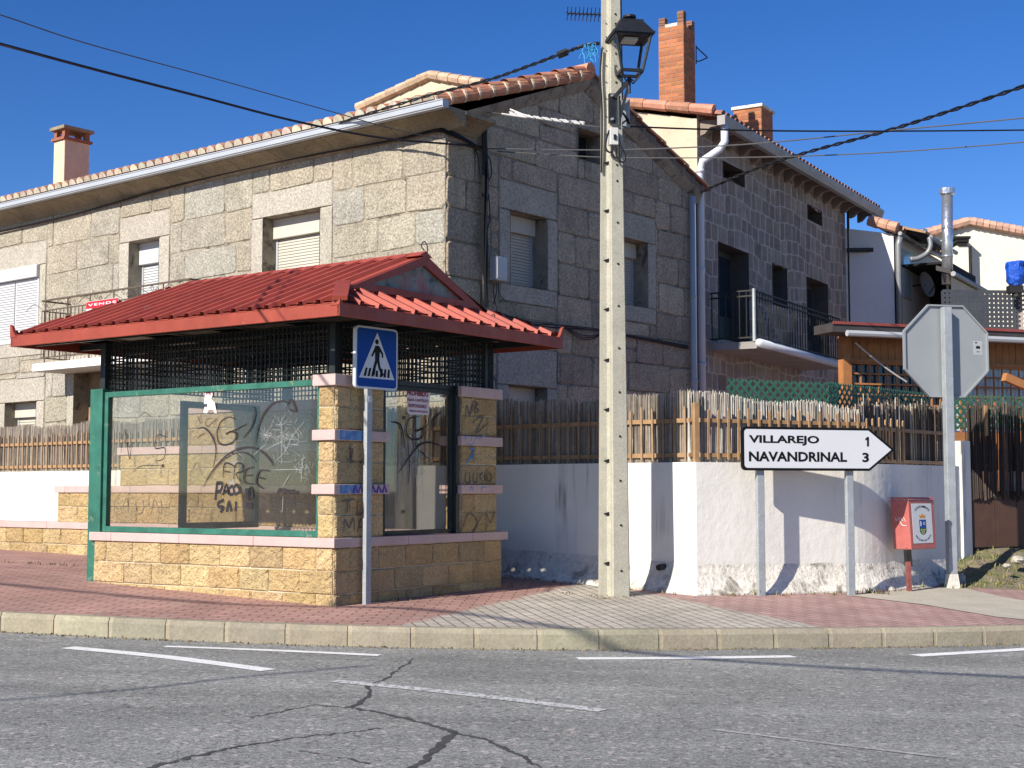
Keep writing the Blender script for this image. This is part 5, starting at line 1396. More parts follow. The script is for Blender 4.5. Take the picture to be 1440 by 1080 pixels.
for s_ in ([(160, 722), (162, 702), (170, 714), (178, 700), (180, 722)], [(190, 702), (192, 720), (200, 720), (201, 702)], [(212, 722), (217, 702), (224, 722)], [(226, 702), (227, 722)], [(262, 708), (270, 700), (276, 712), (268, 722), (262, 714)], [(285, 704), (283, 722), (296, 722)], [(300, 620), (306, 600), (312, 618)], [(268, 664), (276, 650), (284, 668)]):
    px_stroke(b, FBW, s_, .014, .024)
b.build('graffiti', M('pale_spray', (.30, .22, .14), .9, var=.3, vs=20), st, recalc=False)
# notices stuck on the glass
def sheet(F, pts, o, name, label, th=.002):
    t = thing(name, label, 'notice', F.P(*F.pix(*pts[0], o), o)); b = MB(); b.prism(F, [F.pix(x, y, o) for x, y in pts], o, o + th); b.build('paper', m_paper, t); return t
on = -.0635
nt_ = sheet(FR, [(573, 581), (576, 583), (601, 583.5), (603, 582), (604.5, 549), (571.5, 546)], on, 'paper_notice', 'pink paper notice reading PROHIBIDO on the narrow side glass')
def ptext(s, xa, xb, ya, yb, F, o, t, bold=.02, mat=m_printred):
    (ua, za), (ub_, zb_) = F.pix(xa, yb, o), F.pix(xb, ya, o)
    za2 = F.pix((xa + xb) / 2, yb, o)[1]; zb2 = F.pix((xa + xb) / 2, ya, o)[1]
    text('lettering', s, F, ua, ub_, za2, zb2, o, mat, t, bold)
ptext('PROHIBIDO', 572.5, 602.5, 549.5, 557, FR, on + .004, nt_, .045); ptext('FIJAR CARTELES', 573, 602, 561, 566, FR, on + .004, nt_, .03); ptext('RESPONSABLE', 574.5, 600, 568.5, 573.5, FR, on + .004, nt_, .03); ptext('EMPRESA ANUNCIADORA', 576, 602, 577, 580, FR, on + .004, nt_, .02)
FFr = Frame(P0, -a2, -b2)
of = -.0555
nt2 = sheet(FF, [(287, 568), (289, 549), (298.5, 548), (299, 556), (297, 561), (302, 566), (305, 581), (302, 581), (300, 576), (294, 576), (291, 581.5), (286, 580), (288, 572), (291, 573), (292, 568)], of, 'paper_notice', 'torn scrap of white notice with PR left on the wide front glass')
ptext('PR', 290, 297.5, 550.5, 555.5, FFr, of + .004, nt2, .03)

# ------------------------------------------------------------------ utility pole
pb = V((.997, 13.92, zp(.997, 13.92))); 
pt_ = thing('utility_pole', 'tall tapering concrete utility pole with bolt holes and triangular recesses', 'utility pole', pb)
UPo = V((.80, .60, 0)).normalized(); NPo = V((.60, -.80, 0)).normalized()
# right-hand face is NPo2, left-hand face carries the recess
fr_u = V((.985, .17, 0)).normalized(); fr_n = V((.17, -.985, 0)).normalized()
FPo = Frame((pb.x, pb.y), fr_u, fr_n)
H = 9.0
zb0 = pb.z - .1
def hw(z): return .141 - .0088 * (z - pb.z)        # half width of the wide face group
b = MB(); segs = 24
# cross-section (u along frame, o outwards): web face recessed on the left part
def sect(z):
    k = hw(z); w = k
    return [(-w, -.06 * k / .15), (-w, .035 * k / .15), (-w + .07 * k / .15, .035 * k / .15), (-w * .32, .075 * k / .15), (-w * .30, .12 * k / .15), (-w * .2, .135 * k / .15), (w * .92, .115 * k / .15), (w, .10 * k / .15), (w, -.12 * k / .15), (-w * .3, -.12 * k / .15)]
zz = [zb0 + (H - zb0) * i / segs for i in range(segs + 1)]
for z0, z1 in zip(zz, zz[1:]):
    A, B = sect(z0), sect(z1); n = len(A)
    for k in range(n):
        j = (k + 1) % n; b.face([FPo.P(*(A[k][0], z0), A[k][1]), FPo.P(A[j][0], z0, A[j][1]), FPo.P(B[j][0], z1, B[j][1]), FPo.P(B[k][0], z1, B[k][1])])
b.face([FPo.P(u, H, o) for u, o in sect(H)])
b.build('shaft', m_concrete, pt_, recalc=False)
# dark wedges set on the left strip stand in for the triangular recess shadows
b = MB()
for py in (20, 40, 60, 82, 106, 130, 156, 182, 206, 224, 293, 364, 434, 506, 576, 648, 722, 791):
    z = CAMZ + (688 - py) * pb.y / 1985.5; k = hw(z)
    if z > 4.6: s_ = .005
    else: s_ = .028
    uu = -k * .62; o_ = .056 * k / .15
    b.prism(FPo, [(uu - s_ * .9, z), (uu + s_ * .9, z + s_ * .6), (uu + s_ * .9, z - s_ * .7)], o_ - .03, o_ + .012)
b.build('notch_shade', m_dark, pt_)
b = MB()
for py in [8, 22, 36, 50, 66, 84, 108, 132] + [228, 251, 311, 370, 430, 490, 552, 614, 676, 738, 801]:
    z = CAMZ + (688 - py) * pb.y / 1985.5; k = hw(z); uu = k * .35; o_ = .128 * k / .15
    b.tube([FPo.P(uu, z, o_ - .03), FPo.P(uu, z, o_ + .004)], .011, 8)
b.build('bolt_hole', m_dark, pt_)
b = MB(); 
for k in range(2): b.tube(smooth_line([FPo.P(hw(z) + .012, z, .02 * k) for z in (5.0, 5.6, 6.2, 7.2, 8.8)], 3), .012, 5)
b.tube(smooth_line([FPo.P(-hw(5.66) - .01, 5.66, .05), FPo.P(-hw(5.3) - .03, 5.4, .06), FPo.P(-hw(5) - .01, 5.0, .06), FPo.P(-hw(4.3) - .01, 4.4, .05)], 5), .01, 5)
b.build('riser_cable', m_black, pt_)
# junction box on pole and white plate
YB = pb.y - .13
j0, j1 = atY(856, 205, YB), atY(868, 181, YB)
jb = thing('junction_box', 'small white electrical box under the lantern bracket on the pole', 'box', j0)
FJ = Frame((j0.x, j0.y), fr_u, fr_n); b = MB(); b.box(FJ, 0, j1.x - j0.x, j0.z, j1.z, -.02, .06); b.build('case', m_plasticwhite, jb, bev=.006)
b = MB(); b.box(FJ, .035, .06, j0.z + .05, j0.z + .1, .061, .075); b.build('switch', m_black, jb)
b = MB()
def pj(x, y, d=0): return atY(x, y, YB - .03 + d)
for pts in ([(857, 183), (853, 195), (852, 208), (857, 214), (862, 212)], [(862, 205), (861, 215), (866, 222), (872, 220), (875, 210), (870, 200)], [(865, 205), (868, 222), (876, 228), (879, 218), (873, 205), (869, 190)], [(868, 180), (870, 205), (870, 228)]):
    b.tube(smooth_line([pj(*q) for q in pts], 5), .010, 5)
b.build('lead', m_black, jb)
pl0, pl1 = atY(868, 181, pb.y - .06), atY(886, 138, pb.y - .06)
wp = thing('back_plate', 'pale angled metal plate with a dark curve behind the lantern bracket', 'plate', pl0)
b = MB(); FW_ = Frame((pl0.x, pl0.y), (1, .1), (.1, -1)); w_ = pl1.x - pl0.x; h_ = pl1.z - pl0.z
b.prism(FW_, [(0, pl0.z), (w_ * 1.0, pl0.z + .02), (w_, pl1.z), (w_ * .4, pl1.z - .02), (0, pl1.z - .12)], -.01, .0); b.build('sheet', m_signgrey, wp)
b = MB(); b.ribbon(FW_, sm2([(0, pl0.z + .18), (w_ * .5, pl0.z + .15), (w_ * .95, pl0.z + .05)], 5), .025, .004); b.ribbon(FW_, sm2([(w_ * .9, pl0.z + .1), (w_ * .5, pl0.z + .07), (w_ * .3, pl0.z + .03), (w_ * .7, pl0.z + .02)], 5), .014, .004); b.build('stripe', m_signblack, wp)
# lantern
YL = pb.y - .17
lu = V((.985, .17, 0)).normalized(); lv = V((-.17, .985, 0)).normalized()
lc0 = atY(882.5, 72, YL); zc = lambda y: CAMZ + (688 - y + 8) * YL / 1985.5 * 1.003
ln = thing('street_lantern', 'black four-sided street lantern on a scrolled arm fixed to the concrete pole', 'street lamp', V((lc0.x, lc0.y, zc(205))))
def sq(hwid, z, cx=0): return [V((lc0.x, lc0.y, z)) + lu * (sx * hwid + cx) + lv * (sy * hwid) for sx, sy in ((-1, -1), (1, -1), (1, 1), (-1, 1))]
px1 = YL / 1985.5
cx0 = .02
zt, zm, zl, zb = zc(29), zc(47), zc(53), zc(101)
b = MB(); b.hull(sq(.115, zt, cx0), sq(.118, zt + .015, cx0)); b.hull(sq(.20, zm, cx0), sq(.115, zt, cx0)); b.hull(sq(.21, zm - .02, cx0), sq(.21, zm, cx0))
b.build('hood', m_blackpaint, ln)
b = MB(); cpos = V((lc0.x, lc0.y, 0)) + lu * cx0
b.tube([cpos + V((0, 0, zt)), cpos + V((0, 0, zt + .05))], .03, 12); b.tube([cpos + V((0, 0, zt + .05)), cpos + V((0, 0, zt + .06)), cpos + V((0, 0, zt + .08)), cpos + V((0, 0, zt + .095))], [.04, .068, .068, .03], 14); b.build('finial', m_blackpaint, ln)
b = MB(); T, Bq = sq(.175, zm - .02, cx0), sq(.105, zb, cx0)
for k in range(4):
    b.beam(T[k], Bq[k], .022, .022); b.beam(Bq[k], Bq[(k + 1) % 4], .022, .03); b.beam(T[k], T[(k + 1) % 4], .03, .03)
b.build('cage', m_blackpaint, ln)
for k in range(4):
    b = MB(); b.face([T[k], T[(k + 1) % 4], Bq[(k + 1) % 4], Bq[k]]); b.build('pane', m_lampglass, ln, recalc=False)
b = MB(); b.hull(sq(.07, zm - .06, cx0), sq(.07, zm - .03, cx0)); b.build('lamp_module', m_plasticwhite, ln)
jp = atY(885, 113, YL)
b = MB()
for k in range(4): b.tube(smooth_line([Bq[k], Bq[k].lerp(jp, .5) + V((0, 0, -.05)) + (Bq[k] - cpos).normalized() * .0, jp + V((0, 0, .02))], 5), .008, 5)
b.tube([jp - V((0, 0, .02)), jp + V((0, 0, .03))], .022, 8); b.build('cradle', m_blackpaint, ln)
b = MB(); b.beam(atY(864, 137, YL), jp, .022, .04); b.beam(atY(870, 172, YL), atY(884, 119, YL), .018, .03); pa_, pb_ = atY(857, 172, YL + .03), atY(866, 131, YL + .03); b.box(Frame((pa_.x, pa_.y), fr_u, fr_n), 0, pb_.x - pa_.x, pa_.z, pb_.z, -.05, .0); b.tube([atY(870, 135, YL), atY(871, 176, YL)], .018, 6); b.tube([jp - V((0, 0, .02)), jp - V((0, 0, .13))], .016, 6)
b.build('bracket', m_blackpaint, ln)
b = MB()
for y in (135, 168): q = atY(860, y, pb.y - .13); b.tube([q, q + V((.01, -.03, 0))], .013, 8)
b.build('bolt', m_galv, ln)
# blue rope tangle
b = MB(); c = atY(829, 66, pb.y - .03)
for k in range(20):
    pts = [c + V((R.uniform(-.05, .05), R.uniform(-.02, .02), R.uniform(-.01, .03)))]
    for j in range(5): pts.append(pts[-1] + V((R.uniform(-.035, .035), R.uniform(-.015, .015), R.uniform(-.06, .01))))
    b.tube(smooth_line(pts, 3), .0035, 4)
one('rope_tangle', b, m_rope, 'frayed bright blue rope tangle hanging from a cable beside the pole top', 'rope')
# tv antenna behind the pole
an = thing('tv_antenna', 'thin television antenna with short rods behind the top of the pole', 'antenna', atY(846, 150, 20))
b = MB(); A, B = atY(798, 19, 20), atY(848, 21, 20); b.tube([A, B], .012, 5)
for k in range(9): q = A.lerp(B, k / 9); b.tube([q + V((0, -.16, .05)), q + V((0, .16, -.05))], .006, 4); b.tube([q + V((-.01, 0, .03)), q + V((.01, 0, -.03))], .01, 4)
b.tube([B, atY(848, 110, 20)], .02, 6); b.build('rods', m_iron, an)

# ------------------------------------------------------------------ overhead cables
def cable(pts, Ys, r, label, mat=m_black, name='overhead_cable', twist=False, n=8):
    P = smooth_line(polyY(pts, Ys), n); b = MB()
    if not twist: b.tube(P, r, 5)
    else:
        for ph in (0, pi):
            Q = []
            for k, p in enumerate(P): Q.append(p + V((0, cos(k * 1.3 + ph) * r, sin(k * 1.3 + ph) * r)))
            b.tube(Q, r * .8, 5)
    return one(name, b, mat, label, 'cable', 'overhead cables')
gy = lambda px: FG.P(FG.pix(px, 210, .12)[0], 0, .12).y
cable([(-160, 20), (0, 62), (130, 97), (270, 133), (413, 170), (530, 193), (625, 202), (662, 205)], [9, 11.2, 12.6, 14, 15.6, 17, 18.1, 18.8], .014, 'thick black cable sweeping from the upper left sky to the house corner')
cable([(-160, -25), (0, 21), (118, 60), (300, 110), (470, 158), (560, 183), (662, 204)], [9, 11.2, 12.4, 14.2, 16, 17.2, 18.8], .006, 'thin wire above the thick cable on the left sky', m_cable_grey)
cable([(843, 61), (822, 64), (791, 75), (740, 94), (685, 113), (615, 131), (540, 153), (440, 184), (350, 208), (262, 230)], [13.85, 14, 14.3, 15, 15.8, 16.8, 18.2, 19.6, 20.6, 21.3], .013, 'twisted black cable running from the pole top down across the grey gutter', twist=True, n=10)
b_ = atY(791, 75, 14.3)
b = MB(); b.tube([b_ - V((.05, 0, .02)), b_ + V((.05, 0, .02))], .04, 7); one('cable_clamp', b, m_black, 'black clamp knob on the twisted cable left of the pole', 'clamp')
cable([(984, 271), (1020, 255), (1080, 231), (1150, 210), (1240, 186), (1330, 158), (1440, 121), (1540, 84), (1800, -30)], [23, 22.3, 21.3, 20.2, 19, 17.8, 16.5, 15.5, 13.5], .017, 'twisted cable rising from the white downpipe to the upper right sky', twist=True, n=12)
cable([(845, 176), (960, 181), (1088, 184), (1250, 184.5), (1440, 183), (1560, 181), (1900, 172)], [14, 14.6, 15.2, 16, 17, 17.6, 19.5], .010, 'straight level cable crossing the right sky from the pole')
cable([(684, 209), (843, 211), (977, 207), (1088, 200), (1250, 184), (1440, 166), (1560, 153), (1900, 100)], [gy(684), 18.5, 18, 17.6, 17, 16.4, 16, 14.5], .009, 'middle cable slanting up across the right sky from the gable', m_cable_grey)
cable([(700, 213), (843, 221), (977, 222), (1115, 220), (1270, 213), (1440, 200), (1560, 189), (1900, 145)], [gy(700), 18.5, 18, 17.5, 17, 16.4, 16, 14.5], .008, 'lowest cable slanting across the right sky below its neighbours', m_cable_grey)
cable([(684, 158), (705, 160), (760, 168), (820, 176), (843, 178)], [gy(684), gy(690) - .3, 17, 14.9, 14.1], .006, 'short wire from the gable to the pole above the attic opening', m_cable_grey)
b = MB(); P = smooth_line(polyY([(717, 159), (750, 165), (785, 169.5), (821, 173.5)], [18.2, 17.4, 16.2, 14.9]), 16)
for ph in (0, 2.1): b.tube([p + V((0, cos(k * 1.1 + ph) * .014, sin(k * 1.1 + ph) * .014)) for k, p in enumerate(P)], .012, 5)
b.tube(polyY([(718, 154), (735, 161), (750, 166)], [18.2, 17.8, 17.4]), .014, 5); b.tube(polyY([(706, 160), (725, 163), (740, 165)], [18.5, 18, 17.6]), .012, 5)
one('cable_tie', b, m_plasticwhite, 'white spiral dead-end tie on the wire between gable and pole', 'cable tie')

AZ = radians(41.2); EL = radians(31.5)
to_sun = V((-sin(AZ) * cos(EL), -cos(AZ) * cos(EL), sin(EL)))
for pts, h, r_, lab in (([(-60, 815), (300, 848), (640, 886), (970, 925), (1440, 953), (1700, 968)], 6.2, .03, 'thick street cable high over the roadway in front of the shelter'), ([(-60, 990), (200, 968), (330, 953), (520, 936)], 5.4, .018, 'thin street cable high over the left of the roadway')):
    P = [gnd(*q_, zp if q_[1] < 886 and q_[0] < 700 else zroad) + to_sun * (h / sin(EL)) for q_ in pts]
    b = MB(); b.tube(smooth_line(P, 8), r_, 6); one('overhead_cable', b, m_black, lab, 'cable', 'overhead cables')

# ------------------------------------------------------------------ pedestrian crossing sign
sb = gnd(518, 850, zp); UPs = V((.63, .777, 0)).normalized(); NPs = V((.777, -.63, 0)).normalized()
ps = thing('crossing_sign', 'blue square pedestrian crossing sign on a galvanised post before the shelter', 'road sign', sb)
FPs = Frame((sb.x, sb.y), UPs, NPs)
b = MB(); zt = CAMZ + (688 - 458) * sb.y / 1985; b.box(FPs, -.035, .035, sb.z - .1, zt - .05, -.045, .0); b.build('post', m_galv, ps, bev=.006)
pl = FPs.pix(499, 500, .03)[0]; pr_ = FPs.pix(558, 500, .03)[0]; zt = FPs.pix(528, 460.5, .03)[1]; zb = FPs.pix(528, 547.5, .03)[1]
hs = (zt - zb) / 2; zc_ = (zt + zb) / 2; uc = (pl + pr_) / 2; hwp = (pr_ - pl) / 2
def rrect(u0, u1, z0, z1, r, n=5):
    o = []
    for cx, cz, a0 in ((u1 - r, z1 - r, 0), (u0 + r, z1 - r, pi / 2), (u0 + r, z0 + r, pi), (u1 - r, z0 + r, 1.5 * pi)):
        for k in range(n + 1): a = a0 + pi / 2 * k / n; o.append((cx + r * cos(a), cz + r * sin(a)))
    return o
b = MB(); b.prism(FPs, rrect(uc - hwp, uc + hwp, zc_ - hs, zc_ + hs, .04), .005, .04); b.build('plate', m_signwhite, ps)
b = MB(); b.prism(FPs, rrect(uc - hwp + .018, uc + hwp - .018, zc_ - hs + .018, zc_ + hs - .018, .028), .040, .042); b.build('blue_field', m_signblue, ps)
def SP_(x, y): return (uc + (x - .5) * 2 * hwp, zc_ + hs - y * 2 * hs)
b = MB(); b.prism(FPs, [SP_(.5, .085), SP_(.92, .83), SP_(.08, .83)], .042, .0435); b.build('triangle', m_signwhite, ps)
b = MB(); o_, o2 = .0435, .045
hd = [(.49 + .042 * cos(k * pi / 8), .235 + .042 * sin(k * pi / 8)) for k in range(16)]
def pg_(pts): b.prism(FPs, [SP_(*q) for q in pts], o_, o2)
pg_(hd); pg_([(.445, .30), (.53, .295), (.565, .32), (.55, .53), (.45, .53)])
pg_([(.455, .30), (.475, .36), (.385, .485), (.355, .465), (.41, .38)]); pg_([(.555, .31), (.645, .42), (.64, .485), (.605, .485), (.605, .43), (.545, .38)])
pg_([(.45, .53), (.515, .53), (.47, .64), (.44, .78), (.38, .76), (.415, .62)]); pg_([(.49, .53), (.55, .53), (.575, .63), (.66, .76), (.615, .79), (.53, .66)])
for x0 in (.21, .295, .38, .57, .655, .74): pg_([(x0 + .02, .665), (x0 + .065, .665), (x0 + .04 + (x0 - .47) * .06, .80), (x0 - .015 + (x0 - .47) * .06, .80)])
pg_([(.47, .70), (.52, .70), (.52, .8), (.46, .8)])
b.build('pictogram', m_signblack, ps)
b = MB(); b.box(FPs, -.02, .02, FPs.pix(525, 566)[1], FPs.pix(525, 557)[1], .001, .003); b.build('sticker', m_signwhite, ps)

# ------------------------------------------------------------------ direction sign
g = gnd(1070, 838, zp); ds_o = V((g.x, g.y - .0, 0)); FDs = Frame((ds_o.x, ds_o.y), (.95, .31), (.31, -.95))
ds = thing('direction_sign', 'white arrow sign reading VILLAREJO 1 NAVANDRINAL 3 on two grey posts', 'road sign', g)
def dpx(x, y, o=.03): return FDs.pix(x, y, o)
for x in (1071, 1197):
    u = dpx(x, 750, 0)[0]; gz_ = zp(FDs.P(u, 0).x, FDs.P(u, 0).y); b = MB()
    b.box(FDs, u - .042, u + .042, gz_ - .1, dpx(1130, 603)[1], -.05, .0); b.build('post', m_galv, ds, bev=.008)
L_, T_ = dpx(1042.5, 599.5); Rb, _ = dpx(1221, 602); tip = dpx(1257.5, 631.5); _, Bt = dpx(1043, 661.5)
Tz, Bz = T_, Bt; mz = (Tz + Bz) / 2
def arrow(i):
    r = .05 - i * .6; L2_, T2, B2z = L_ + i, Tz - i, Bz + i
    o = [(tip[0] - i * 1.7, mz)]
    o += [(Rb - i * .2, T2)]
    for cx, cz, a0 in ((L2_ + r, T2 - r, pi / 2), (L2_ + r, B2z + r, pi)):
        for k in range(6): a = a0 + pi / 2 * k / 5; o.append((cx + r * cos(a), cz + r * sin(a)))
    o += [(Rb - i * .2, B2z)]
    return o
b = MB(); b.prism(FDs, arrow(0), .005, .04); b.build('panel', m_signblack, ds)
b = MB(); b.prism(FDs, arrow(.026), .040, .042); b.build('white_face', m_signwhite, ds)
def dtext(s, x0, x1, yt, yb):
    (u0, z1), (u1, z0) = dpx(x0, yt, .043), dpx(x1, yb, .043)
    zt_, zb_ = dpx((x0 + x1) / 2, yt, .043)[1], dpx((x0 + x1) / 2, yb, .043)[1]
    text('lettering', s, FDs, u0, u1, zb_, zt_, .044, m_signblack, ds, .034)
dtext('VILLAREJO', 1052.8, 1152, 612.3, 626.3); dtext('NAVANDRINAL', 1053, 1191, 635.3, 649.2); 
one_ = [(1219.4, 614.4), (1221.9, 614.4), (1221.9, 627.8), (1219.2, 627.8), (1219.2, 618.2), (1216.8, 619.4), (1216.8, 617.2)]
b = MB(); b.prism(FDs, [dpx(x, y, .043) for x, y in one_], .042, .044); b.build('lettering', m_signblack, ds); dtext('3', 1212.5, 1222, 636.6, 650)

# ------------------------------------------------------------------ stop sign from behind
g = gnd(1340, 823, zp); so = V((g.x, g.y - .35, zp(g.x, g.y))); UO = V((.975, .22, 0)).normalized(); NO = V((.22, -.975, 0)).normalized(); FO = Frame((so.x, so.y), UO, NO)
ss = thing('stop_sign', 'bare grey back of an octagonal sign on a tall speckled post', 'road sign', so)
ut, zt = FO.pix(1328, 432); ub_, zb_ = FO.pix(1339, 822)
Pb, Pt = FO.P(ub_, so.z - .05, 0), FO.P(ut + .02, zt, 0)
b = MB(); dq = .05
def psec(p, w, dp): return [p - UO * w + NO * dp, p + UO * w + NO * dp, p + UO * w - NO * dp, p - UO * w - NO * dp]
b.hull(psec(Pb, .050, .042), psec(Pt, .050, .042)); b.build('post', m_galv, ss, bev=.006)
b = MB(); b.hull(psec(Pb + V((0, 0, -.02)), .075, .065), psec(Pb + V((0, 0, .2)), .051, .043)); b.build('base_flare', m_footing, ss)
oc, oz = FO.pix(1331.5, 493.5, -.05); rad = (FO.pix(1391, 493, -.05)[0] - FO.pix(1272.5, 493, -.05)[0]) / 2
oct_ = [(oc + rad / cos(pi / 8) * cos(pi / 8 + k * pi / 4) , oz + rad / cos(pi / 8) * sin(pi / 8 + k * pi / 4)) for k in range(8)]
oct_i = [(oc + (u - oc) * .965, oz + (z - oz) * .965) for u, z in oct_]
b = MB(); b.prism(FO, oct_, -.09, -.075); b.build('plate', m_signgrey, ss)
b = MB()
for k in range(8):
    j = (k + 1) % 8; b.hull([FO.P(*oct_[k], -.075), FO.P(*oct_[j], -.075), FO.P(*oct_i[j], -.075), FO.P(*oct_i[k], -.075)], [FO.P(*oct_[k], -.05), FO.P(*oct_[j], -.05), FO.P(*oct_i[j], -.05), FO.P(*oct_i[k], -.05)])
b.build('rim', m_signgrey, ss)
b = MB(); s0, s1_ = FO.pix(1369, 499, -.073), FO.pix(1381, 480, -.073); b.box(FO, s0[0], s1_[0], s0[1], s1_[1], -.0748, -.073); stk = b.build('sticker', M('sticker_grey', (.36, .39, .4), .6), ss)
b = MB(); w_ = s1_[0] - s0[0]; h_ = s1_[1] - s0[1]
b.box(FO, s0[0] + w_ * .3, s0[0] + w_ * .75, s0[1] + h_ * .45, s0[1] + h_ * .65, -.0728, -.0722); b.box(FO, s0[0] + w_ * .2, s0[0] + w_ * .45, s0[1] + h_ * .84, s0[1] + h_ * .92, -.0728, -.0722); b.box(FO, s0[0] + w_ * .35, s0[0] + w_ * .7, s0[1] + h_ * .2, s0[1] + h_ * .25, -.0728, -.0722); b.build('print', m_signblack, stk)

# ------------------------------------------------------------------ red municipal box
g = gnd(1279, 832, zp); lb_ = thing('litter_box', 'leaning red metal box with a town crest and white scribble on a rusty post', 'litter bin', g)
UBx = V((.80, .60, 0)).normalized(); NBx = V((.60, -.80, 0)).normalized(); ed = atY(1279, 738, g.y - .05); FBx = Frame((ed.x, ed.y), UBx, NBx); FBs = Frame((ed.x, ed.y), (-.60, .80), (-.80, -.60))
def bx(x, y): return FBx.pix(x, y)
q = [bx(1276.8, 703.2), bx(1313, 703.2), bx(1317, 771), bx(1281.7, 773)]
sideL = FBs.pix(1254, 738)[0]; dvec = V((-.60, .80, 0)).normalized() * sideL
lo = [FBx.P(u, z) for u, z in q]; b = MB(); b.hull(lo, [p + dvec for p in lo]); b.build('body', m_red_paint, lb_, bev=.006)
def bi(a, c):   # bilinear on the front face
    A, B, C_, D = q; top = (A[0] + (B[0] - A[0]) * a, A[1] + (B[1] - A[1]) * a); bot = (D[0] + (C_[0] - D[0]) * a, D[1] + (C_[1] - D[1]) * a)
    return (bot[0] + (top[0] - bot[0]) * c, bot[1] + (top[1] - bot[1]) * c)
b = MB(); b.prism(FBx, [bi(.11, .12), bi(.88, .12), bi(.88, .93), bi(.11, .93)], .001, .003); em = b.build('crest_panel', m_signwhite, lb_)
def emb(pts, mat, o, name): 
    b = MB(); b.prism(FBx, [bi(*p_) for p_ in pts], o, o + .001); b.build(name, mat, em)
emb([(.37, .60), (.63, .60), (.63, .43), (.37, .43)], m_emblue, .003, 'shield_top')
emb([(.37, .43), (.63, .43), (.63, .36), (.585, .315), (.5, .285), (.415, .315), (.37, .36)], m_emgreen, .003, 'shield_base')
emb([(.395, .635), (.605, .635), (.625, .70), (.56, .68), (.5, .73), (.44, .68), (.375, .70)], m_gold, .003, 'crown')
b = MB()
for x, y in ((.43, .39), (.5, .39), (.57, .39), (.465, .35), (.535, .35), (.5, .315)): b.prism(FBx, [bi(x - .025, y), bi(x, y + .018), bi(x + .025, y), bi(x, y - .018)], .004, .005)
b.build('diamonds', M('crest_yellow', (.6, .55, .25), .5), em)
b = MB(); b.prism(FBx, [bi(.40, .47), (bi(.44, .47)), bi(.46, .53), bi(.43, .575), bi(.40, .57), bi(.41, .52)], .004, .005); b.prism(FBx, [bi(.56 + .03 * cos(k * pi / 5), .52 + .035 * sin(k * pi / 5)) for k in range(10)], .004, .005); b.build('charges', m_signwhite, em)
b = MB(); b.prism(FBx, [bi(.56 + .014 * cos(k * pi / 4), .52 + .015 * sin(k * pi / 4)) for k in range(8)], .005, .006); b.build('charge_centre', m_emblue, em)
def arct(s, a0, a1, r, hgt_, cx, cy, flip=False):
    def fn(a, c):
        th = radians(a0 + (a1 - a0) * a); rad_ = r + (hgt_ * (c - 0) if not flip else hgt_ * (-c))
        return bi(cx + cos(th) * rad_ * 1.0, cy + sin(th) * rad_ * .62)
    text('lettering', s, FBx, 0, 1, 0, 1, .0045, m_signblack, em, .02, arcfn=fn)
arct('AYUNTAMIENTO', 145, 35, .30, .075, .5, .66); arct('SAN JUAN DE NAVA', 205, 335, .36, .07, .5, .37, True)
b = MB()
for s_ in ([(118, 250), (150, 215), (190, 210), (215, 225)], [(125, 265), (160, 240), (175, 290), (200, 250), (230, 290), (240, 320)], [(130, 240), (145, 300), (160, 280)], [(150, 190), (180, 250), (215, 310)], [(170, 280), (205, 345), (255, 355)]):
    px_stroke(b, FBs, [(1240 + x / 7.2, 690 + y / 7.2) for x, y in s_], .008, .003)
b.build('graffiti', m_signwhite, lb_, recalc=False)
b = MB(); pc = FBx.P(*bi(.05, 0.0)) + dvec * .3
b.hull(psec(V((g.x, g.y, g.z - .05)), .022, .022), psec(pc + V((0, 0, .02)), .022, .022)); b.build('post', M('rusty_post', (.22, .07, .06), .7, var=.4, vs=12), lb_)
b = MB(); b.hull(psec(pc + V((.01, 0, -.18)), .03, .03), psec(pc + V((0, 0, -.005)), .03, .03)); b.build('bracket', m_iron, lb_)
b = MB(); b.hull([p + V((0, 0, .004)) for p in (lo[0] - NBx * -.01, lo[1] - NBx * -.01, lo[1] + dvec, lo[0] + dvec)], [p + V((0, 0, .03)) for p in (lo[0], lo[1], lo[1] + dvec, lo[0] + dvec)]); b.build('lid', m_red_paint, lb_)

# ------------------------------------------------------------------ verge by the gate: concrete strip, mound, rubble, weeds
b = MB(); poly = [(1195, 838), (1262, 832), (1300, 826), (1350, 826), (1400, 838), (1500, 856), (1520, 872), (1460, 874), (1400, 868), (1300, 851)]
P = [gnd(*q_, zp) for q_ in poly]; P = [(p.x, max(p.y, ky(p.x) + .16)) for p in P]
b.face([V((x, y, zp(x, y) + .006)) for x, y in P]); b.build('concrete_strip', m_gravelpatch, kind='structure', recalc=False)
b = MB()
gx0 = 4.2; nx_, ny_ = 40, 26
def mound(x, y):
    base = zp(x, y) - .02; t = max(0, min(1, (y - 15.6 - .05 * (x - 5)) / 1.7)); k = max(0, min(1, (x - 4.6) / .9))
    return base + (.40 * t * t * (3 - 2 * t) + .05 * sin(x * 3.1) * sin(y * 2.3) * t + .03 * sin(x * 7 + y * 5) * t) * k
P = [[None] * (ny_ + 1) for _ in range(nx_ + 1)]
for i in range(nx_ + 1):
    for j in range(ny_ + 1):
        x = gx0 + i * .14; y = 15.15 + j * .1 + .0; z = mound(x, y) + R.uniform(-.008, .008); P[i][j] = V((x, y, z))
for i in range(nx_):
    for j in range(ny_): b.face([P[i][j], P[i + 1][j], P[i + 1][j + 1], P[i][j + 1]])
b.build('earth_bank', M('earth', (.20, .165, .11), .97, var=.35, vs=4, fine=.3, fs=40, bump=.8, bs=20, bd=.03, blotch=((.13, .14, .05), 3, .5, .6)), kind='structure', smooth=True, recalc=False)
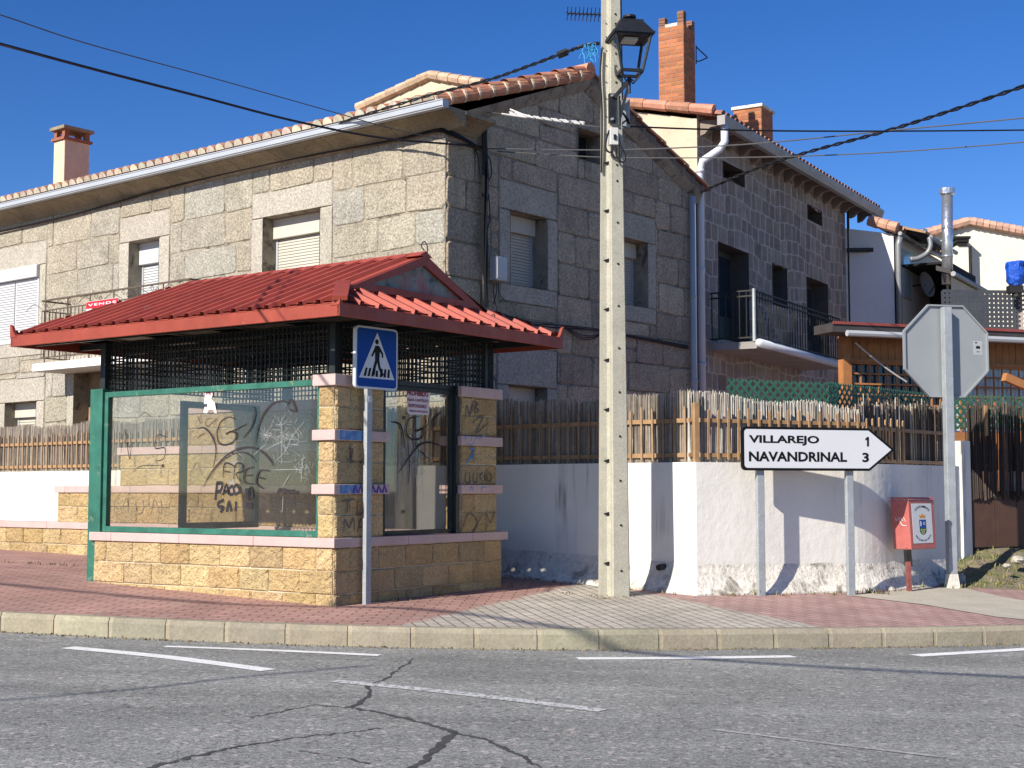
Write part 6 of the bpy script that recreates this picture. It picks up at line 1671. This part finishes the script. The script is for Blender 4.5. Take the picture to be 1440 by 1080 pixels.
def rock(p, s, flat=.6):
    b = MB(); n_, k_ = 9, 6; rings = []
    for i in range(k_ + 1):
        th = pi * i / k_; rings.append([p + V((cos(a * 2 * pi / n_) * sin(th) * s * R.uniform(.8, 1.15), sin(a * 2 * pi / n_) * sin(th) * s * R.uniform(.7, 1.1), cos(th) * s * flat * R.uniform(.85, 1.1))) for a in range(n_)])
    for A, B in zip(rings, rings[1:]):
        for j in range(n_): b.face([A[j], A[(j + 1) % n_], B[(j + 1) % n_], B[j]])
    return b
for (px, py, s, lab) in ((1252, 831, .06, 'small mossy stone at the foot of the wall left of the red box'), (1350, 819, .07, 'upright pale stone beside the foot of the tall sign post'), (1400, 806, .08, 'pale rounded stone in the dry grass bank'), (1432, 790, .09, 'white stone near the brown gate'), (1416, 797, .05, 'small white stone on the grass bank by the gate'), (1425, 808, .06, 'flat stone low on the grass bank'), (1300, 818, .09, 'broken concrete lump between the red box and the tall post'), (1318, 822, .10, 'long broken concrete chunk at the tall post foot'), (1330, 812, .07, 'crumbled concrete piece behind the tall post')):
    p = gnd(px, py, mound if px > 1345 else zp); 
    one('stone', rock(p + V((0, 0, s * .25)), s, .55 if px != 1350 else 1.3), m_rock, lab, 'stone', 'loose stones by the gate', recalc=False)
# weeds and dry leaves
b = MB()
def tuft(p, n, h, sp, cols):
    for k in range(n):
        a = R.uniform(0, 2 * pi); r_ = abs(R.gauss(0, sp)); q = p + V((cos(a) * r_, sin(a) * r_, 0)); l = V((R.uniform(-1, 1), R.uniform(-1, 1), 0)) * h * .6; hh_ = h * R.uniform(.4, 1.1); w = V((R.uniform(-1, 1), R.uniform(-1, 1), 0)).normalized() * .006
        c = jc(R.choice(cols), .25); m_ = q + l * .4 + V((0, 0, hh_ * .7)); b.face([q - w, q + w, m_ + w * .7, m_ - w * .7], c); b.face([m_ - w * .7, m_ + w * .7, q + l + V((0, 0, hh_))], c)
GC = ((.16, .17, .05), (.22, .20, .08), (.30, .25, .12), (.10, .12, .04)); DC = ((.16, .11, .06), (.22, .16, .08), (.12, .09, .05), (.18, .18, .07))
d = 7.0
while d < acc[-1] - 8:
    if R.random() < .8:
        p = along(d) + V((0, R.uniform(-.09, -.01), 0)); p.z = zr(p.x); tuft(p, R.randint(2, 6), .016, .045, DC)
    d += .03
for k in range(len(dense) - 1):
    if R.random() < .5:
        p = offs(dense[max(0, k - 1):k + 2], .25)[1 if k else 0]; p.z = zp(p.x, p.y); tuft(p, R.randint(2, 7), .035, .04, DC)
for (px, py, n, h) in ((1062, 836, 25, .06), (1100, 838, 12, .05), (1175, 837, 14, .05), (1222, 834, 25, .07), (1240, 836, 20, .06), (1290, 826, 25, .06), (1312, 820, 25, .06), (1352, 828, 20, .06), (1365, 826, 25, .06), (690, 822, 20, .05), (720, 826, 12, .04), (560, 845, 14, .04), (620, 838, 12, .04), (800, 835, 10, .03), (850, 842, 14, .03), (838, 838, 10, .03), (880, 840, 10, .03), (1030, 838, 14, .04), (140, 818, 12, .04), (40, 793, 14, .03), (15, 791, 14, .03), (72, 794, 14, .03), (104, 796, 12, .03), (88, 795, 9, .03), (56, 794, 10, .03)):
    p = gnd(px, py, zp); tuft(p, n, h, .06, DC if py > 835 or px < 900 else GC)
for k in range(420):
    x = R.uniform(5.2, 8.5); y = R.uniform(15.9, 17.2); tuft(V((x, y, mound(x, y) - .01)), R.randint(4, 9), .055, .04, GC)
b.build('weeds', m_grass, kind='stuff', recalc=False)

# ------------------------------------------------------------------ light, sky, camera
AZ = radians(41.2); EL = radians(31.5)
to_sun = V((-sin(AZ) * cos(EL), -cos(AZ) * cos(EL), sin(EL)))
L = bpy.data.lights.new('sun', 'SUN'); L.energy = 5.0; L.angle = radians(.53); L.color = (1, .935, .83)
lo_ = bpy.data.objects.new('sun', L); COL.objects.link(lo_); lo_.rotation_euler = to_sun.to_track_quat('Z', 'Y').to_euler(); lo_.location = (-8, -8, 12)
w = bpy.data.worlds.new('World'); sc.world = w; w.use_nodes = True; t = w.node_tree; t.nodes.clear()
out = N(t, 'ShaderNodeOutputWorld'); bgd = N(t, 'ShaderNodeBackground'); sk = N(t, 'ShaderNodeTexSky', sky_type='NISHITA')
sk.sun_disc = False; sk.sun_elevation = EL; sk.sun_rotation = pi + AZ; sk.altitude = 1200; sk.air_density = .85; sk.dust_density = .15; sk.ozone_density = 3.0
hs_ = N(t, 'ShaderNodeHueSaturation'); hs_.inputs['Saturation'].default_value = 1.30; hs_.inputs['Value'].default_value = .95; hs_.inputs['Hue'].default_value = .513
t.links.new(sk.outputs[0], hs_.inputs['Color']); t.links.new(hs_.outputs[0], bgd.inputs[0]); bgd.inputs[1].default_value = .10; t.links.new(bgd.outputs[0], out.inputs[0])
cam = bpy.data.cameras.new('camera'); co_ = bpy.data.objects.new('camera', cam); COL.objects.link(co_)
cam.sensor_width = 36; cam.lens = FP / 1440 * 36; cam.clip_end = 4000; cam.clip_start = .05
co_.location = (0, 0, CAMZ); co_.rotation_euler = (pi / 2 + PT, 0, 0); sc.camera = co_
sc.view_settings.view_transform = 'Standard'; sc.view_settings.look = 'None'; sc.view_settings.gamma = 1; sc.view_settings.exposure = .5
sc.cycles.max_bounces = 8; sc.cycles.transparent_max_bounces = 16
